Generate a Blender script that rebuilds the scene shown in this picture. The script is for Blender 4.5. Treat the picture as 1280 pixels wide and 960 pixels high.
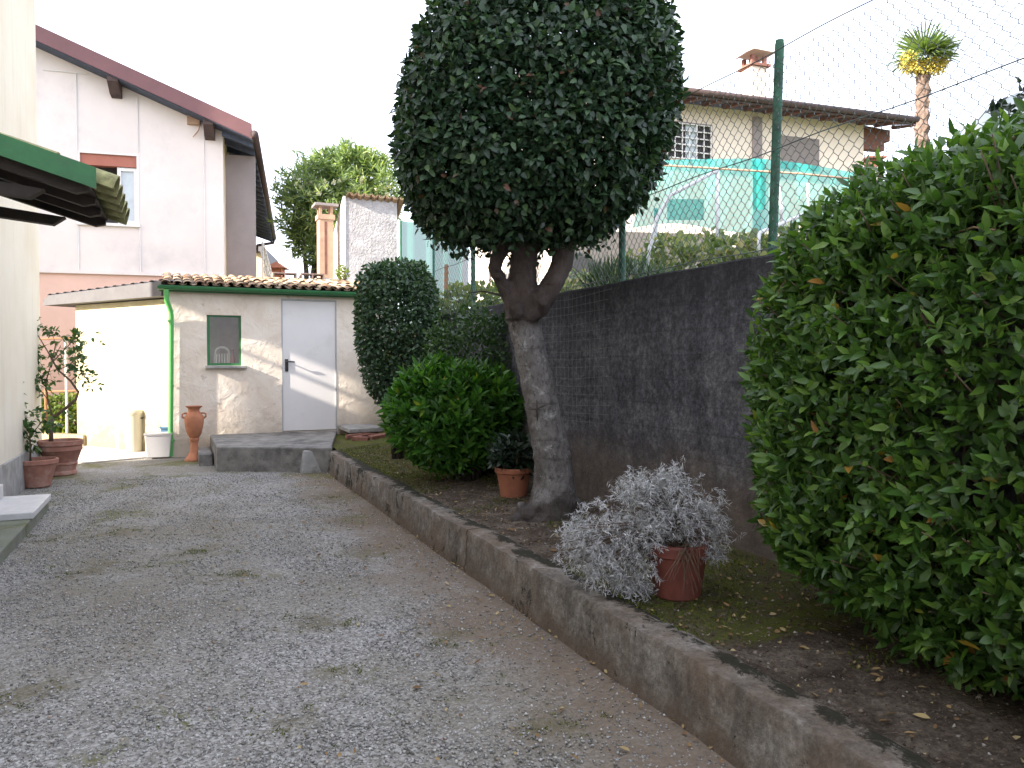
import bpy, math, random
import numpy as np
from mathutils import Vector, noise as mnoise

for o in list(bpy.data.objects):
    bpy.data.objects.remove(o)
random.seed(7)
rng = np.random.default_rng(7)
S = bpy.context.scene
COL = S.collection

# ------------------------------------------------------------------ camera, sky, sun, exposure
CAMZ = 1.45
FPX = 960.0
PITCH = math.atan(25 / FPX)
cam_data = bpy.data.cameras.new('camera')
cam_data.sensor_width = 36
cam_data.lens = 27
cam_data.clip_start = 0.05
cam_data.clip_end = 6000
cam = bpy.data.objects.new('camera', cam_data)
cam.location = (0, 0, CAMZ)
cam.rotation_euler = (math.pi / 2 - PITCH, 0, 0)
COL.objects.link(cam)
S.camera = cam

SUN_DIR = Vector((-0.85, -0.52, 0)).normalized()          # horizontal direction towards the sun
SUN_EL = math.radians(23)
to_sun = Vector((SUN_DIR.x * math.cos(SUN_EL), SUN_DIR.y * math.cos(SUN_EL), math.sin(SUN_EL)))
w = bpy.data.worlds.new('World')
S.world = w
w.use_nodes = True
nt = w.node_tree
bg = nt.nodes['Background']
sky = nt.nodes.new('ShaderNodeTexSky')
sky.sky_type = 'NISHITA'
sky.sun_disc = False
sky.sun_elevation = SUN_EL
sky.sun_rotation = math.atan2(to_sun.x, to_sun.y)
sky.altitude = 250
sky.air_density = 1.0
sky.dust_density = 3.0
sky.ozone_density = 1.0
veil = nt.nodes.new('ShaderNodeMix')                       # thin milky cloud veil over the whole sky
veil.data_type = 'RGBA'
veil.inputs[0].default_value = 0.5
veil.inputs[7].default_value = (9.3, 9.5, 10.8, 1)
nt.links.new(sky.outputs[0], veil.inputs[6])
nt.links.new(veil.outputs[2], bg.inputs[0])
bg.inputs[1].default_value = 0.09
sd = bpy.data.lights.new('sun', 'SUN')
sd.energy = 3.7
sd.angle = math.radians(0.5)
sd.color = (1.0, 0.92, 0.80)
sun = bpy.data.objects.new('sun', sd)
sun.rotation_euler = to_sun.to_track_quat('Z', 'Y').to_euler()
sun.location = (-10, -10, 20)
COL.objects.link(sun)
S.view_settings.view_transform = 'Standard'
S.view_settings.look = 'None'
S.view_settings.gamma = 1
S.view_settings.use_curve_mapping = False
S.view_settings.exposure = 2.18
S.render.engine = 'CYCLES'

# ------------------------------------------------------------------ site axes
# u runs along the kerb away from the camera, v runs across towards the retaining wall
DU = Vector((-0.40, 0.9165, 0)).normalized()
DV = Vector((DU.y, -DU.x, 0))
K0 = Vector((0.77, 2.85, 0))


def UV(u, v, z=0.0):
    p = K0 + DU * u + DV * v
    return Vector((p.x, p.y, z))


def uv_of(p):
    q = Vector((p[0], p[1], 0)) - K0
    return q.dot(DU), q.dot(DV)


def ray(px, py):
    f = Vector((0, math.cos(PITCH), -math.sin(PITCH)))
    up = Vector((0, math.sin(PITCH), math.cos(PITCH)))
    return f + Vector((1, 0, 0)) * ((px - 640) / FPX) + up * ((480 - py) / FPX)


def at(px, py, Y):
    r = ray(px, py)
    return Vector((0, 0, CAMZ)) + r * (Y / r.y)


def on_z(px, py, z):
    r = ray(px, py)
    return Vector((0, 0, CAMZ)) + r * ((z - CAMZ) / r.z)


def on_u(px, py, u):
    r = ray(px, py)
    c = Vector((0, 0, CAMZ))
    t = (u - (c - K0).dot(DU)) / r.dot(DU)
    return c + r * t


def v_at(px, u):
    return uv_of(on_u(px, 455, u))[1]


# ------------------------------------------------------------------ mesh helpers
class MB:
    def __init__(self):
        self.v = []
        self.f = []

    def add(self, vs, fs):
        b = len(self.v)
        self.v += [Vector(p) for p in vs]
        self.f += [tuple(i + b for i in f) for f in fs]
        return self

    def box(self, o, ax, ay, az):
        """box from corner o with edge vectors ax, ay, az"""
        o, ax, ay, az = Vector(o), Vector(ax), Vector(ay), Vector(az)
        vs = [o, o + ax, o + ax + ay, o + ay]
        vs += [p + az for p in vs]
        fs = [(3, 2, 1, 0), (4, 5, 6, 7), (0, 1, 5, 4), (1, 2, 6, 5), (2, 3, 7, 6), (3, 0, 4, 7)]
        if ax.cross(ay).dot(az) < 0:
            fs = [tuple(reversed(f)) for f in fs]
        return self.add(vs, fs)

    def ubox(self, u0, u1, v0, v1, z0, z1):
        return self.box(UV(u0, v0, z0), DU * (u1 - u0), DV * (v1 - v0), (0, 0, z1 - z0))

    def prism(self, poly, vec):
        poly = [Vector(p) for p in poly]
        vec = Vector(vec)
        n = len(poly)
        nn = Vector((0, 0, 0))
        for i in range(n):
            nn += poly[i].cross(poly[(i + 1) % n])
        if nn.dot(vec) < 0:
            poly.reverse()
        vs = poly + [p + vec for p in poly]
        fs = [tuple(range(n - 1, -1, -1)), tuple(range(n, 2 * n))]
        fs += [(i, (i + 1) % n, n + (i + 1) % n, n + i) for i in range(n)]
        return self.add(vs, fs)

    def tube(self, pts, rad, n=8, cap=True, jitter=0.0):
        pts = [Vector(p) for p in pts]
        if not hasattr(rad, '__len__'):
            rad = [rad] * len(pts)
        b = len(self.v)
        ref = None
        for i, p in enumerate(pts):
            t = (pts[min(i + 1, len(pts) - 1)] - pts[max(i - 1, 0)]).normalized()
            if ref is None:
                ref = Vector((0, 0, 1)) if abs(t.z) < 0.9 else Vector((1, 0, 0))
            x = (ref - t * ref.dot(t)).normalized()
            ref = x
            y = t.cross(x)
            for k in range(n):
                a = 2 * math.pi * k / n
                r = rad[i] * (1 + jitter * (random.random() - .5))
                self.v.append(p + x * (math.cos(a) * r) + y * (math.sin(a) * r))
        for i in range(len(pts) - 1):
            for k in range(n):
                k2 = (k + 1) % n
                self.f.append((b + i * n + k, b + i * n + k2, b + (i + 1) * n + k2, b + (i + 1) * n + k))
        if cap:
            self.f.append(tuple(b + k for k in range(n - 1, -1, -1)))
            e = b + (len(pts) - 1) * n
            self.f.append(tuple(e + k for k in range(n)))
        return self

    def lathe(self, c, prof, n=32, close=False, wob=0.0):
        c = Vector(c)
        b = len(self.v)
        for r, z in prof:
            for k in range(n):
                a = 2 * math.pi * k / n
                self.v.append(c + Vector((math.cos(a) * r, math.sin(a) * r, z)))
        for i in range(len(prof) - 1):
            for k in range(n):
                k2 = (k + 1) % n
                self.f.append((b + i * n + k, b + i * n + k2, b + (i + 1) * n + k2, b + (i + 1) * n + k))
        self.f.append(tuple(b + k for k in range(n - 1, -1, -1)))
        e = b + (len(prof) - 1) * n
        self.f.append(tuple(e + k for k in range(n)))
        return self

    def grid(self, fn, nu, nv):
        b = len(self.v)
        for i in range(nu + 1):
            for j in range(nv + 1):
                self.v.append(Vector(fn(i / nu, j / nv)))
        for i in range(nu):
            for j in range(nv):
                a = b + i * (nv + 1) + j
                self.f.append((a, a + nv + 1, a + nv + 2, a + 1))
        return self


def wloc(o):
    p = Vector((0, 0, 0))
    while o is not None:
        p += o.location
        o = o.parent
    return p


def link(name, me, parent, loc, mat, smooth):
    o = bpy.data.objects.new(name, me)
    o.location = loc
    if parent is not None:
        o.parent = parent
    COL.objects.link(o)
    if mat is not None:
        me.materials.append(mat)
    if smooth:
        me.polygons.foreach_set('use_smooth', [True] * len(me.polygons))
    return o


def obj(name, mb, mat, parent=None, smooth=False, bevel=0.0, sharp=None):
    if parent is not None:
        org = wloc(parent)
        loc = Vector((0, 0, 0))
    else:
        n = len(mb.v)
        lo = [min(p[i] for p in mb.v) for i in range(3)]
        hi = [max(p[i] for p in mb.v) for i in range(3)]
        org = Vector(((lo[0] + hi[0]) / 2, (lo[1] + hi[1]) / 2, lo[2]))
        loc = org
    me = bpy.data.meshes.new(name)
    me.from_pydata([tuple(p - org) for p in mb.v], [], mb.f)
    me.update()
    o = link(name, me, parent, loc, mat, smooth)
    if sharp is not None:
        me.set_sharp_from_angle(angle=math.radians(sharp))
    if bevel:
        m = o.modifiers.new('bevel', 'BEVEL')
        m.width = bevel
        m.segments = 2
        m.limit_method = 'ANGLE'
        m.angle_limit = math.radians(40)
    return o


def thing(name, label, cat, loc, group=None):
    o = bpy.data.objects.new(name, None)
    o.empty_display_size = 0.1
    o.location = loc
    COL.objects.link(o)
    return tag(o, label, cat, group)


def tag(o, label, cat, group=None, kind=None):
    if label:
        o['label'] = label
    if cat:
        o['category'] = cat
    if group:
        o['group'] = group
    if kind:
        o['kind'] = kind
    return o


def structure(o):
    o['kind'] = 'structure'
    return o


def dup(root, delta):
    r = root.copy()
    COL.objects.link(r)
    r.location = root.location + Vector(delta)
    for ch in list(root.children):
        c = ch.copy()
        COL.objects.link(c)
        c.parent = r
        for g in ch.children:
            q = g.copy()
            COL.objects.link(q)
            q.parent = c
    return r


# ------------------------------------------------------------------ leaf clouds
def nrm(a):
    return a / np.maximum(np.linalg.norm(a, axis=-1, keepdims=True), 1e-9)


def rand_dir(n):
    return nrm(rng.normal(size=(n, 3)))


LT = np.array([(0, 0, 0), (.32, -1, .5), (.36, 0, 0), (.32, 1, .5), (.70, -.72, .36), (.72, 0, 0), (.70, .72, .36), (1, 0, 0)])
LF = np.array([0, 2, 1, 0, 3, 2, 1, 2, 5, 4, 2, 3, 6, 5, 4, 5, 7, 5, 6, 7])
LS = np.array([3, 3, 4, 4, 3, 3])


def leaves(name, base, axis, normal, L, W, mat, parent=None, fold=.35, droop=.18):
    """one mesh of folded, drooping leaves: base points, axes, up sides, lengths, half-widths"""
    n = len(base)
    axis = nrm(axis)
    side = nrm(np.cross(axis, normal))
    nn = np.cross(side, axis)
    L = np.broadcast_to(np.asarray(L, float), (n,))
    W = np.broadcast_to(np.asarray(W, float), (n,))
    dr = droop * (0.3 + 1.4 * rng.random(n))
    u = LT[:, 0][None, :] * L[:, None]
    s = LT[:, 1][None, :] * W[:, None]
    h = LT[:, 2][None, :] * W[:, None] * fold * 2 - (LT[:, 0] ** 2)[None, :] * (dr * L)[:, None]
    V = base[:, None, :] + u[..., None] * axis[:, None, :] + s[..., None] * side[:, None, :] + h[..., None] * nn[:, None, :]
    V = V.reshape(-1, 3)
    loops = (LF[None, :] + 8 * np.arange(n)[:, None]).ravel()
    sizes = np.tile(LS, n)
    return np_mesh(name, V, loops, sizes, mat, parent)


def np_mesh(name, V, loops, sizes, mat, parent=None, smooth=True):
    if parent is not None:
        org = np.array(wloc(parent))
        loc = (0, 0, 0)
    else:
        org = np.array([(V[:, 0].min() + V[:, 0].max()) / 2, (V[:, 1].min() + V[:, 1].max()) / 2, V[:, 2].min()])
        loc = org
    me = bpy.data.meshes.new(name)
    me.vertices.add(len(V))
    me.vertices.foreach_set('co', (V - org).astype(np.float32).ravel())
    me.loops.add(len(loops))
    me.loops.foreach_set('vertex_index', loops.astype(np.int32))
    me.polygons.add(len(sizes))
    st = np.concatenate([[0], np.cumsum(sizes)[:-1]])
    me.polygons.foreach_set('loop_start', st.astype(np.int32))
    me.update(calc_edges=True)
    me.validate()
    return link(name, me, parent, loc, mat, smooth)


def blobnoise(P, sc, seed=0.0):
    return np.array([mnoise.noise(Vector((p[0] * sc + seed, p[1] * sc - seed, p[2] * sc + 2 * seed))) for p in P])


def shell(n, half, ex=3.0, thick=.22, lump=.05, lsc=2.5, taper=None, keep=None, seed=1.3):
    """points in the outer shell of a rounded box (superellipsoid), with outward normals"""
    half = np.array(half)
    out, nor = [], []
    tot = 0
    while tot < n:
        P = (rng.random((n, 3)) * 2 - 1) * 1.12
        Q = P.copy()
        if taper is not None:
            Q = taper(P)
        f = (np.abs(Q) ** ex).sum(1) ** (1 / ex)
        k = (f < 1.15) & (f > 1 - thick - .12)
        P, Q, f = P[k], Q[k], f[k]
        W_ = P * half
        f = f - lump * blobnoise(W_, lsc, seed) - lump * .6 * blobnoise(W_, lsc * 2.7, seed + 4)
        depth = 1 - f
        k = (depth > 0) & (depth < thick) & (rng.random(len(f)) < 1 - .55 * depth / thick)
        W_, Q = W_[k], Q[k]
        if keep is not None:
            kk = keep(W_)
            W_, Q = W_[kk], Q[kk]
        g = nrm(np.sign(Q) * np.abs(Q) ** (ex - 1) / half)
        out.append(W_)
        nor.append(g)
        tot += len(W_)
    return np.concatenate(out)[:n], np.concatenate(nor)[:n]


def whorls(P, A, per, spread=.9, step=.012):
    """expand shoots (tip point P, axis A) into `per` leaves around each axis"""
    n = len(P)
    A = nrm(A)
    t = nrm(np.cross(A, rand_dir(n)))
    b = np.cross(A, t)
    B, AX, NO = [], [], []
    ph = rng.random(n) * 6.28
    for k in range(per):
        a = ph + k * 2.4 + rng.normal(size=n) * .25
        rad = t * np.cos(a)[:, None] + b * np.sin(a)[:, None]
        sp = spread * (.65 + .6 * rng.random(n)) * (0.45 + .65 * (k / max(1, per - 1)))
        ax = nrm(A * np.cos(sp)[:, None] + rad * np.sin(sp)[:, None])
        B.append(P - A * (step * k))
        AX.append(ax)
        NO.append(nrm(A * 1.0 - rad * .3 + rng.normal(size=(n, 3)) * .25))
    return np.concatenate(B), np.concatenate(AX), np.concatenate(NO)


def uvbasis():
    return np.array([list(DU), list(DV), [0, 0, 1.0]])


# ------------------------------------------------------------------ materials
class NT:
    def __init__(self, name):
        self.m = bpy.data.materials.new(name)
        self.m.use_nodes = True
        self.t = self.m.node_tree
        self.p = self.t.nodes['Principled BSDF']
        tc = self.t.nodes.new('ShaderNodeTexCoord')
        self.co = tc.outputs['Object']

    def n(self, typ, **kw):
        nd = self.t.nodes.new('ShaderNode' + typ)
        for k, v in kw.items():
            setattr(nd, k, v)
        return nd

    def l(self, a, b):
        self.t.links.new(a, b)

    def world(self):
        g = self.n('NewGeometry')
        return g.outputs['Position']

    def scaled(self, co, sc):
        mp = self.n('Mapping')
        mp.inputs['Scale'].default_value = sc
        self.l(co, mp.inputs['Vector'])
        return mp.outputs[0]

    def noise(self, scale, detail=4, rough=.6, co=None, dist=0.0):
        nd = self.n('TexNoise')
        nd.inputs['Scale'].default_value = scale
        nd.inputs['Detail'].default_value = detail
        nd.inputs['Roughness'].default_value = rough
        nd.inputs['Distortion'].default_value = dist
        self.l(co if co is not None else self.co, nd.inputs['Vector'])
        return nd.outputs['Fac']

    def voro(self, scale, feature='F1', out='Distance', co=None, rnd=1.0):
        nd = self.n('TexVoronoi', feature=feature)
        nd.inputs['Scale'].default_value = scale
        nd.inputs['Randomness'].default_value = rnd
        self.l(co if co is not None else self.co, nd.inputs['Vector'])
        return nd.outputs[out]

    def ramp(self, fac, stops, interp='LINEAR'):
        nd = self.n('ValToRGB')
        cr = nd.color_ramp
        cr.interpolation = interp
        while len(cr.elements) < len(stops):
            cr.elements.new(0.5)
        for e, (p, c) in zip(cr.elements, stops):
            e.position = p
            e.color = (c, c, c, 1) if not hasattr(c, '__len__') else (*c, 1)
        self.l(fac, nd.inputs[0])
        return nd.outputs[0]

    def mix(self, fac, a, b, blend='MIX'):
        nd = self.n('Mix', data_type='RGBA', blend_type=blend)
        for s, v in ((nd.inputs[0], fac), (nd.inputs[6], a), (nd.inputs[7], b)):
            if isinstance(v, (int, float)):
                s.default_value = v if s.type == 'VALUE' else (v, v, v, 1)
            elif isinstance(v, tuple):
                s.default_value = (*v, 1)
            else:
                self.l(v, s)
        return nd.outputs[2]

    def math(self, op, a, b=0.0, clamp=False):
        nd = self.n('Math', operation=op, use_clamp=clamp)
        for s, v in ((nd.inputs[0], a), (nd.inputs[1], b)):
            if isinstance(v, (int, float)):
                s.default_value = v
            else:
                self.l(v, s)
        return nd.outputs[0]

    def sep(self, co):
        nd = self.n('SeparateXYZ')
        self.l(co, nd.inputs[0])
        return nd.outputs

    def dot(self, co, vec, off=0.0):
        nd = self.n('VectorMath', operation='DOT_PRODUCT')
        self.l(co, nd.inputs[0])
        nd.inputs[1].default_value = vec
        return self.math('SUBTRACT', nd.outputs['Value'], off)

    def sstep(self, x, a, b):
        nd = self.n('MapRange', interpolation_type='SMOOTHSTEP')
        self.l(x, nd.inputs['Value'])
        nd.inputs['From Min'].default_value = a
        nd.inputs['From Max'].default_value = b
        return nd.outputs[0]

    def color(self, c):
        s = self.p.inputs['Base Color']
        if isinstance(c, tuple):
            s.default_value = (*c, 1)
        else:
            self.l(c, s)

    def bump(self, h, strength=.5, dist=.01, prev=None):
        nd = self.n('Bump')
        nd.inputs['Strength'].default_value = strength
        nd.inputs['Distance'].default_value = dist
        self.l(h, nd.inputs['Height'])
        if prev is not None:
            self.l(prev, nd.inputs['Normal'])
        self.l(nd.outputs[0], self.p.inputs['Normal'])
        return nd.outputs[0]

    def rough(self, r, spec=.5):
        if isinstance(r, (int, float)):
            self.p.inputs['Roughness'].default_value = r
        else:
            self.l(r, self.p.inputs['Roughness'])
        self.p.inputs['Specular IOR Level'].default_value = spec


U_VEC = tuple(DU)
V_VEC = tuple(DV)
U_OFF = K0.dot(DU)
V_OFF = K0.dot(DV)


def mat_simple(name, c, rough=.6, var=.15, scale=8, bump=.15, bdist=.004, bscale=40, spec=.4, metal=0, dirt=None):
    m = NT(name)
    f = m.noise(scale, 6, .65)
    lo = tuple(x * (1 - var) for x in c)
    hi = tuple(min(1, x * (1 + var)) for x in c)
    col = m.ramp(f, [(.3, lo), (.7, hi)])
    if dirt:
        d = m.noise(dirt[1], 5, .7)
        col = m.mix(m.ramp(d, [(dirt[2], 0), (dirt[2] + .18, 1)]), col, dirt[0])
    m.color(col)
    m.rough(rough, spec)
    m.p.inputs['Metallic'].default_value = metal
    if bump:
        m.bump(m.noise(bscale, 5, .6), bump, bdist)
    return m.m


def mat_leaf(name, stops, rough=.38, trans=.25, spec=.5, back=1.5):
    """each leaf its own tint (random per leaf), a little light comes through"""
    m = NT(name)
    g = m.n('NewGeometry')
    col = m.ramp(g.outputs['Random Per Island'], stops)
    nz = m.noise(2.2, 2, .5)
    col = m.mix(.22, col, m.ramp(nz, [(.3, (.55, .6, .5)), (.7, (1.0, 1.0, .9))]), 'MULTIPLY')
    m.color(col)
    m.rough(rough, spec)
    tr = m.n('BsdfTranslucent')
    br = m.mix(1.0, col, (back, back * 1.05, back * .5), 'MULTIPLY')
    m.l(br, tr.inputs['Color'])
    mx = m.n('MixShader')
    mx.inputs[0].default_value = trans
    m.l(m.p.outputs[0], mx.inputs[1])
    m.l(tr.outputs[0], mx.inputs[2])
    m.l(mx.outputs[0], m.t.nodes['Material Output'].inputs['Surface'])
    return m.m


M = {}
PATCH = []          # thin mossy, earthy spots in the gravel
for px_, py_, r_ in ((70, 672, .35), (150, 662, .4), (400, 778, .33), (415, 838, .16), (430, 622, .7), (120, 712, .4), (255, 690, .35), (30, 870, .3), (560, 800, .3), (350, 900, .2), (300, 720, .3), (700, 905, .25), (455, 690, .45)):
    q_ = on_z(px_, py_, 0)
    PATCH.append((q_.x, q_.y, r_))


def build_materials():
    # gravel of the drive
    m = NT('gravel')
    w_ = m.world()
    vc = m.n('TexVoronoi', feature='F1')
    vc.inputs['Scale'].default_value = 85
    m.l(w_, vc.inputs['Vector'])
    sx = m.n('SeparateColor')
    m.l(vc.outputs['Color'], sx.inputs[0])
    stone = m.ramp(sx.outputs[0], [(0, (.135, .128, .118)), (.35, (.215, .207, .196)), (.7, (.295, .287, .275)), (1, (.43, .425, .415))])
    big = m.noise(.55, 5, .6, w_)
    stone = m.mix(m.ramp(big, [(.38, 0), (.62, .7)]), stone, (.155, .135, .095))
    vcoord = m.dot(w_, V_VEC, V_OFF)
    ucoord = m.dot(w_, U_VEC, U_OFF)
    n1 = m.noise(1.6, 6, .7, w_)
    edge = m.math('ADD', m.sstep(vcoord, -1.3, .1), m.math('MULTIPLY', m.math('SUBTRACT', n1, .5), 1.6))
    stone = m.mix(m.math('MULTIPLY', m.sstep(edge, .3, .95), .85), stone, m.mix(m.noise(30, 3, .6, w_), (.10, .072, .05), (.21, .16, .115)))
    far = m.sstep(ucoord, 3.0, 8.5)
    mossn = m.noise(1.15, 7, .75, w_, .4)
    mm = m.math('ADD', mossn, m.math('MULTIPLY', far, .06))
    stone = m.mix(m.math('MULTIPLY', m.ramp(mm, [(.585, 0), (.66, 1)]), .8), stone, m.mix(m.noise(45, 2, .5, w_), (.055, .06, .016), (.16, .15, .05)))
    for (gx, gy, gr) in PATCH:
        vd = m.n('VectorMath', operation='DISTANCE')
        m.l(w_, vd.inputs[0])
        vd.inputs[1].default_value = (gx, gy, 0)
        kk = m.math('ADD', m.math('SUBTRACT', 1, m.math('DIVIDE', vd.outputs['Value'], gr)), m.math('MULTIPLY', m.math('SUBTRACT', m.noise(4.2, 8, .82, w_, .6), .5), 4.2))
        stone = m.mix(m.math('MULTIPLY', m.ramp(kk, [(.3, 0), (.9, 1)]), .7), stone, m.mix(m.noise(40, 3, .6, w_), (.05, .042, .024), (.17, .145, .075)))
    m.color(stone)
    m.rough(.9, .2)
    b1 = m.bump(vc.outputs['Distance'], -.7, .008)
    m.bump(m.noise(11, 5, .7, w_), .5, .03, b1)
    M['gravel'] = m.m
    m = NT('gravel_stone')
    g = m.n('NewGeometry')
    c = m.ramp(g.outputs['Random Per Island'], [(0, (.12, .113, .10)), (.25, (.21, .203, .19)), (.55, (.295, .288, .277)), (.85, (.39, .385, .375)), (.97, (.52, .51, .49)), (1, (.30, .21, .14))])
    m.color(c)
    m.rough(.85, .25)
    m.bump(m.noise(300, 3), .3, .002)
    M['stone'] = m.m
    # earth of the bed with moss
    m = NT('bed_soil')
    w_ = m.world()
    v_ = m.dot(w_, V_VEC, V_OFF)
    u_ = m.dot(w_, U_VEC, U_OFF)
    soil = m.ramp(m.noise(5, 8, .7, w_), [(.32, (.062, .046, .034)), (.5, (.138, .108, .082)), (.68, (.25, .208, .165))])
    soil = m.mix(.8, soil, m.ramp(m.noise(48, 7, .8, w_), [(.33, .3), (.5, .95), (.66, 1.8)]), 'MULTIPLY')
    n1 = m.noise(2.3, 8, .72, w_, .5)
    near = m.math('MULTIPLY', m.sstep(u_, .05, .45), m.math('SUBTRACT', 1, m.sstep(u_, 1.35, 1.9)))
    farm = m.sstep(u_, 4.3, 5.6)
    k = m.math('ADD', m.math('MULTIPLY', m.math('MAXIMUM', near, farm), .36), n1)
    moss = m.mix(m.noise(70, 4, .7, w_), (.03, .04, .008), (.23, .265, .036))
    moss = m.mix(m.ramp(m.noise(14, 7, .75, w_), [(.42, 0), (.6, 1)]), moss, (.11, .115, .024))
    moss = m.mix(m.ramp(m.noise(5, 7, .8, w_), [(.44, 0), (.6, .9)]), moss, (.085, .072, .042))
    c = m.mix(m.math('MULTIPLY', m.ramp(k, [(.62, 0), (.80, 1)]), .92), soil, moss)
    m.color(c)
    m.rough(.95, .15)
    b = m.bump(m.noise(60, 6, .75, w_), 1.0, .03)
    m.bump(m.noise(9, 6, .7, w_), .6, .05, b)
    M['soil'] = m.m
    M['pot_soil'] = mat_simple('potting_soil', (.05, .035, .025), .95, .4, 30, .9, .01, 90)
    M['grass'] = mat_simple('garden_ground', (.10, .11, .045), .95, .5, 3, .6, .03, 30)
    # old board-marked concrete of the retaining wall
    m = NT('wall_concrete')
    w_ = m.world()
    sp = m.sep(w_)
    u_ = m.dot(w_, U_VEC, U_OFF)
    cmb = m.n('CombineXYZ')
    m.l(u_, cmb.inputs[0])
    m.l(sp[2], cmb.inputs[1])
    uz = cmb.outputs[0]
    boards = m.n('TexBrick')
    boards.offset = .37
    boards.inputs['Scale'].default_value = 1
    boards.inputs['Brick Width'].default_value = 11
    boards.inputs['Row Height'].default_value = .165
    boards.inputs['Mortar Size'].default_value = .007
    boards.inputs['Mortar Smooth'].default_value = .6
    boards.inputs['Color1'].default_value = (.72, .72, .72, 1)
    boards.inputs['Color2'].default_value = (1.15, 1.15, 1.15, 1)
    boards.inputs['Mortar'].default_value = (.62, .62, .62, 1)
    m.l(m.mix(.025, uz, m.n('TexNoise').outputs['Color']), boards.inputs['Vector'])
    base = m.ramp(m.noise(3.5, 8, .7, w_), [(.3, (.060, .059, .068)), (.5, (.105, .103, .113)), (.7, (.18, .177, .185))])
    base = m.mix(.6, base, boards.outputs['Color'], 'MULTIPLY')
    streak = m.noise(2.0, 6, .7, m.scaled(uz, (3.5, .35, 1)))
    base = m.mix(m.math('MULTIPLY', m.ramp(streak, [(.45, 0), (.68, 1)]), .5), base, (.030, .030, .035))
    fine = m.noise(26, 8, .8, w_)
    base = m.mix(.75, base, m.ramp(fine, [(.36, .3), (.5, .95), (.62, 1.9)]), 'MULTIPLY')
    spk = m.noise(75, 4, .8, w_)
    base = m.mix(m.math('MULTIPLY', m.ramp(spk, [(.66, 0), (.70, 1)]), .5), base, (.30, .30, .31))
    pale = m.noise(6, 8, .8, w_, .6)
    base = m.mix(m.math('MULTIPLY', m.ramp(pale, [(.585, 0), (.64, 1)]), .6), base, (.21, .205, .20))
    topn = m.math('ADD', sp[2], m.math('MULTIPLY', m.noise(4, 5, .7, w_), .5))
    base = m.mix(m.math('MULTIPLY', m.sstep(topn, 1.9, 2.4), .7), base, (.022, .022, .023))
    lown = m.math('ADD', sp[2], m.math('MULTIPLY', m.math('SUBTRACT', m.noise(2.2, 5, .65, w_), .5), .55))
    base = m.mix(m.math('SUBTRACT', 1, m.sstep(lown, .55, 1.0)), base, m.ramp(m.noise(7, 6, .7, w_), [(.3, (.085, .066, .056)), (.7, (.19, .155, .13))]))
    m.color(base)
    m.rough(.93, .2)
    b = m.bump(boards.outputs['Fac'], -.7, .012)
    b = m.bump(m.noise(38, 8, .75, w_), .9, .02, b)
    m.bump(m.noise(5, 4, .6, w_), .5, .04, b)
    M['wall'] = m.m
    # kerb concrete: weathered, black lichen along the top, cracks
    m = NT('kerb_concrete')
    w_ = m.world()
    sp = m.sep(w_)
    v_ = m.dot(w_, V_VEC, V_OFF)
    u_ = m.dot(w_, U_VEC, U_OFF)
    base = m.ramp(m.noise(6, 9, .75, w_), [(.3, (.080, .068, .057)), (.5, (.17, .15, .128)), (.68, (.33, .31, .28))])
    base = m.mix(.8, base, m.ramp(m.noise(34, 8, .8, w_), [(.32, .35), (.5, 1.0), (.66, 1.55)]), 'MULTIPLY')
    drp = m.noise(4.0, 6, .7, m.scaled(w_, (3.2, 3.2, .5)))
    base = m.mix(m.math('MULTIPLY', m.ramp(drp, [(.52, 0), (.66, 1)]), .55), base, (.075, .068, .058))
    pit = m.ramp(m.noise(13, 5, .7, w_, .8), [(.66, 0), (.69, 1)])
    base = m.mix(m.math('MULTIPLY', pit, .9), base, (.025, .022, .018))
    base = m.mix(m.math('MULTIPLY', m.ramp(m.noise(2.3, 5, .6, w_), [(.45, 0), (.7, 1)]), .6), base, (.17, .115, .075))
    low = m.math('ADD', sp[2], m.math('MULTIPLY', m.math('SUBTRACT', m.noise(7, 5, .7, w_), .5), .22))
    base = m.mix(m.math('MULTIPLY', m.math('SUBTRACT', 1, m.sstep(low, .0, .14)), .8), base, (.12, .088, .062))
    lich = m.math('ADD', m.math('ADD', m.math('MULTIPLY', m.noise(5.5, 9, .82, w_, .5), .75), m.math('MULTIPLY', m.noise(1.7, 5, .7, w_, .8), .55)), m.math('MULTIPLY', m.math('MULTIPLY', m.sstep(v_, .03, .18), m.sstep(sp[2], .2, .262)), .16))
    lich = m.math('ADD', lich, m.math('MULTIPLY', m.sstep(u_, 3.5, 6.5), .07))
    base = m.mix(m.math('MULTIPLY', m.ramp(lich, [(.735, 0), (.775, 1)]), .95), base, m.mix(m.noise(50, 3, .6, w_), (.010, .010, .008), (.035, .034, .020)))
    cr = m.voro(.36, 'DISTANCE_TO_EDGE', 'Distance', m.mix(.12, w_, m.n('TexNoise').outputs['Color']))
    crk = m.ramp(cr, [(.0, 1), (.005, 0)])
    base = m.mix(m.math('MULTIPLY', crk, .85), base, (.015, .013, .012))
    m.color(base)
    m.rough(.93, .2)
    b = m.bump(crk, -.8, .02)
    b = m.bump(pit, -.9, .02, b)
    b = m.bump(m.noise(55, 8, .75, w_), .6, .012, b)
    m.bump(m.noise(8, 6, .7, w_), .5, .03, b)
    M['kerb'] = m.m
    M['concrete_dark'] = mat_simple('dark_step_concrete', (.20, .19, .175), .92, .4, 5, .6, .012, 40, dirt=((.055, .054, .05), 1.7, .5))
    M['concrete'] = mat_simple('grey_concrete', (.30, .295, .285), .9, .25, 7, .5, .008, 50, dirt=((.14, .13, .115), 2.5, .52))
    M['marble'] = mat_simple('step_marble', (.52, .515, .51), .5, .12, 9, .1, .003, 60)
    M['mossy'] = mat_simple('mossy_concrete', (.17, .18, .145), .9, .35, 6, .5, .01, 45, dirt=((.09, .10, .05), 3, .5))
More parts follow.
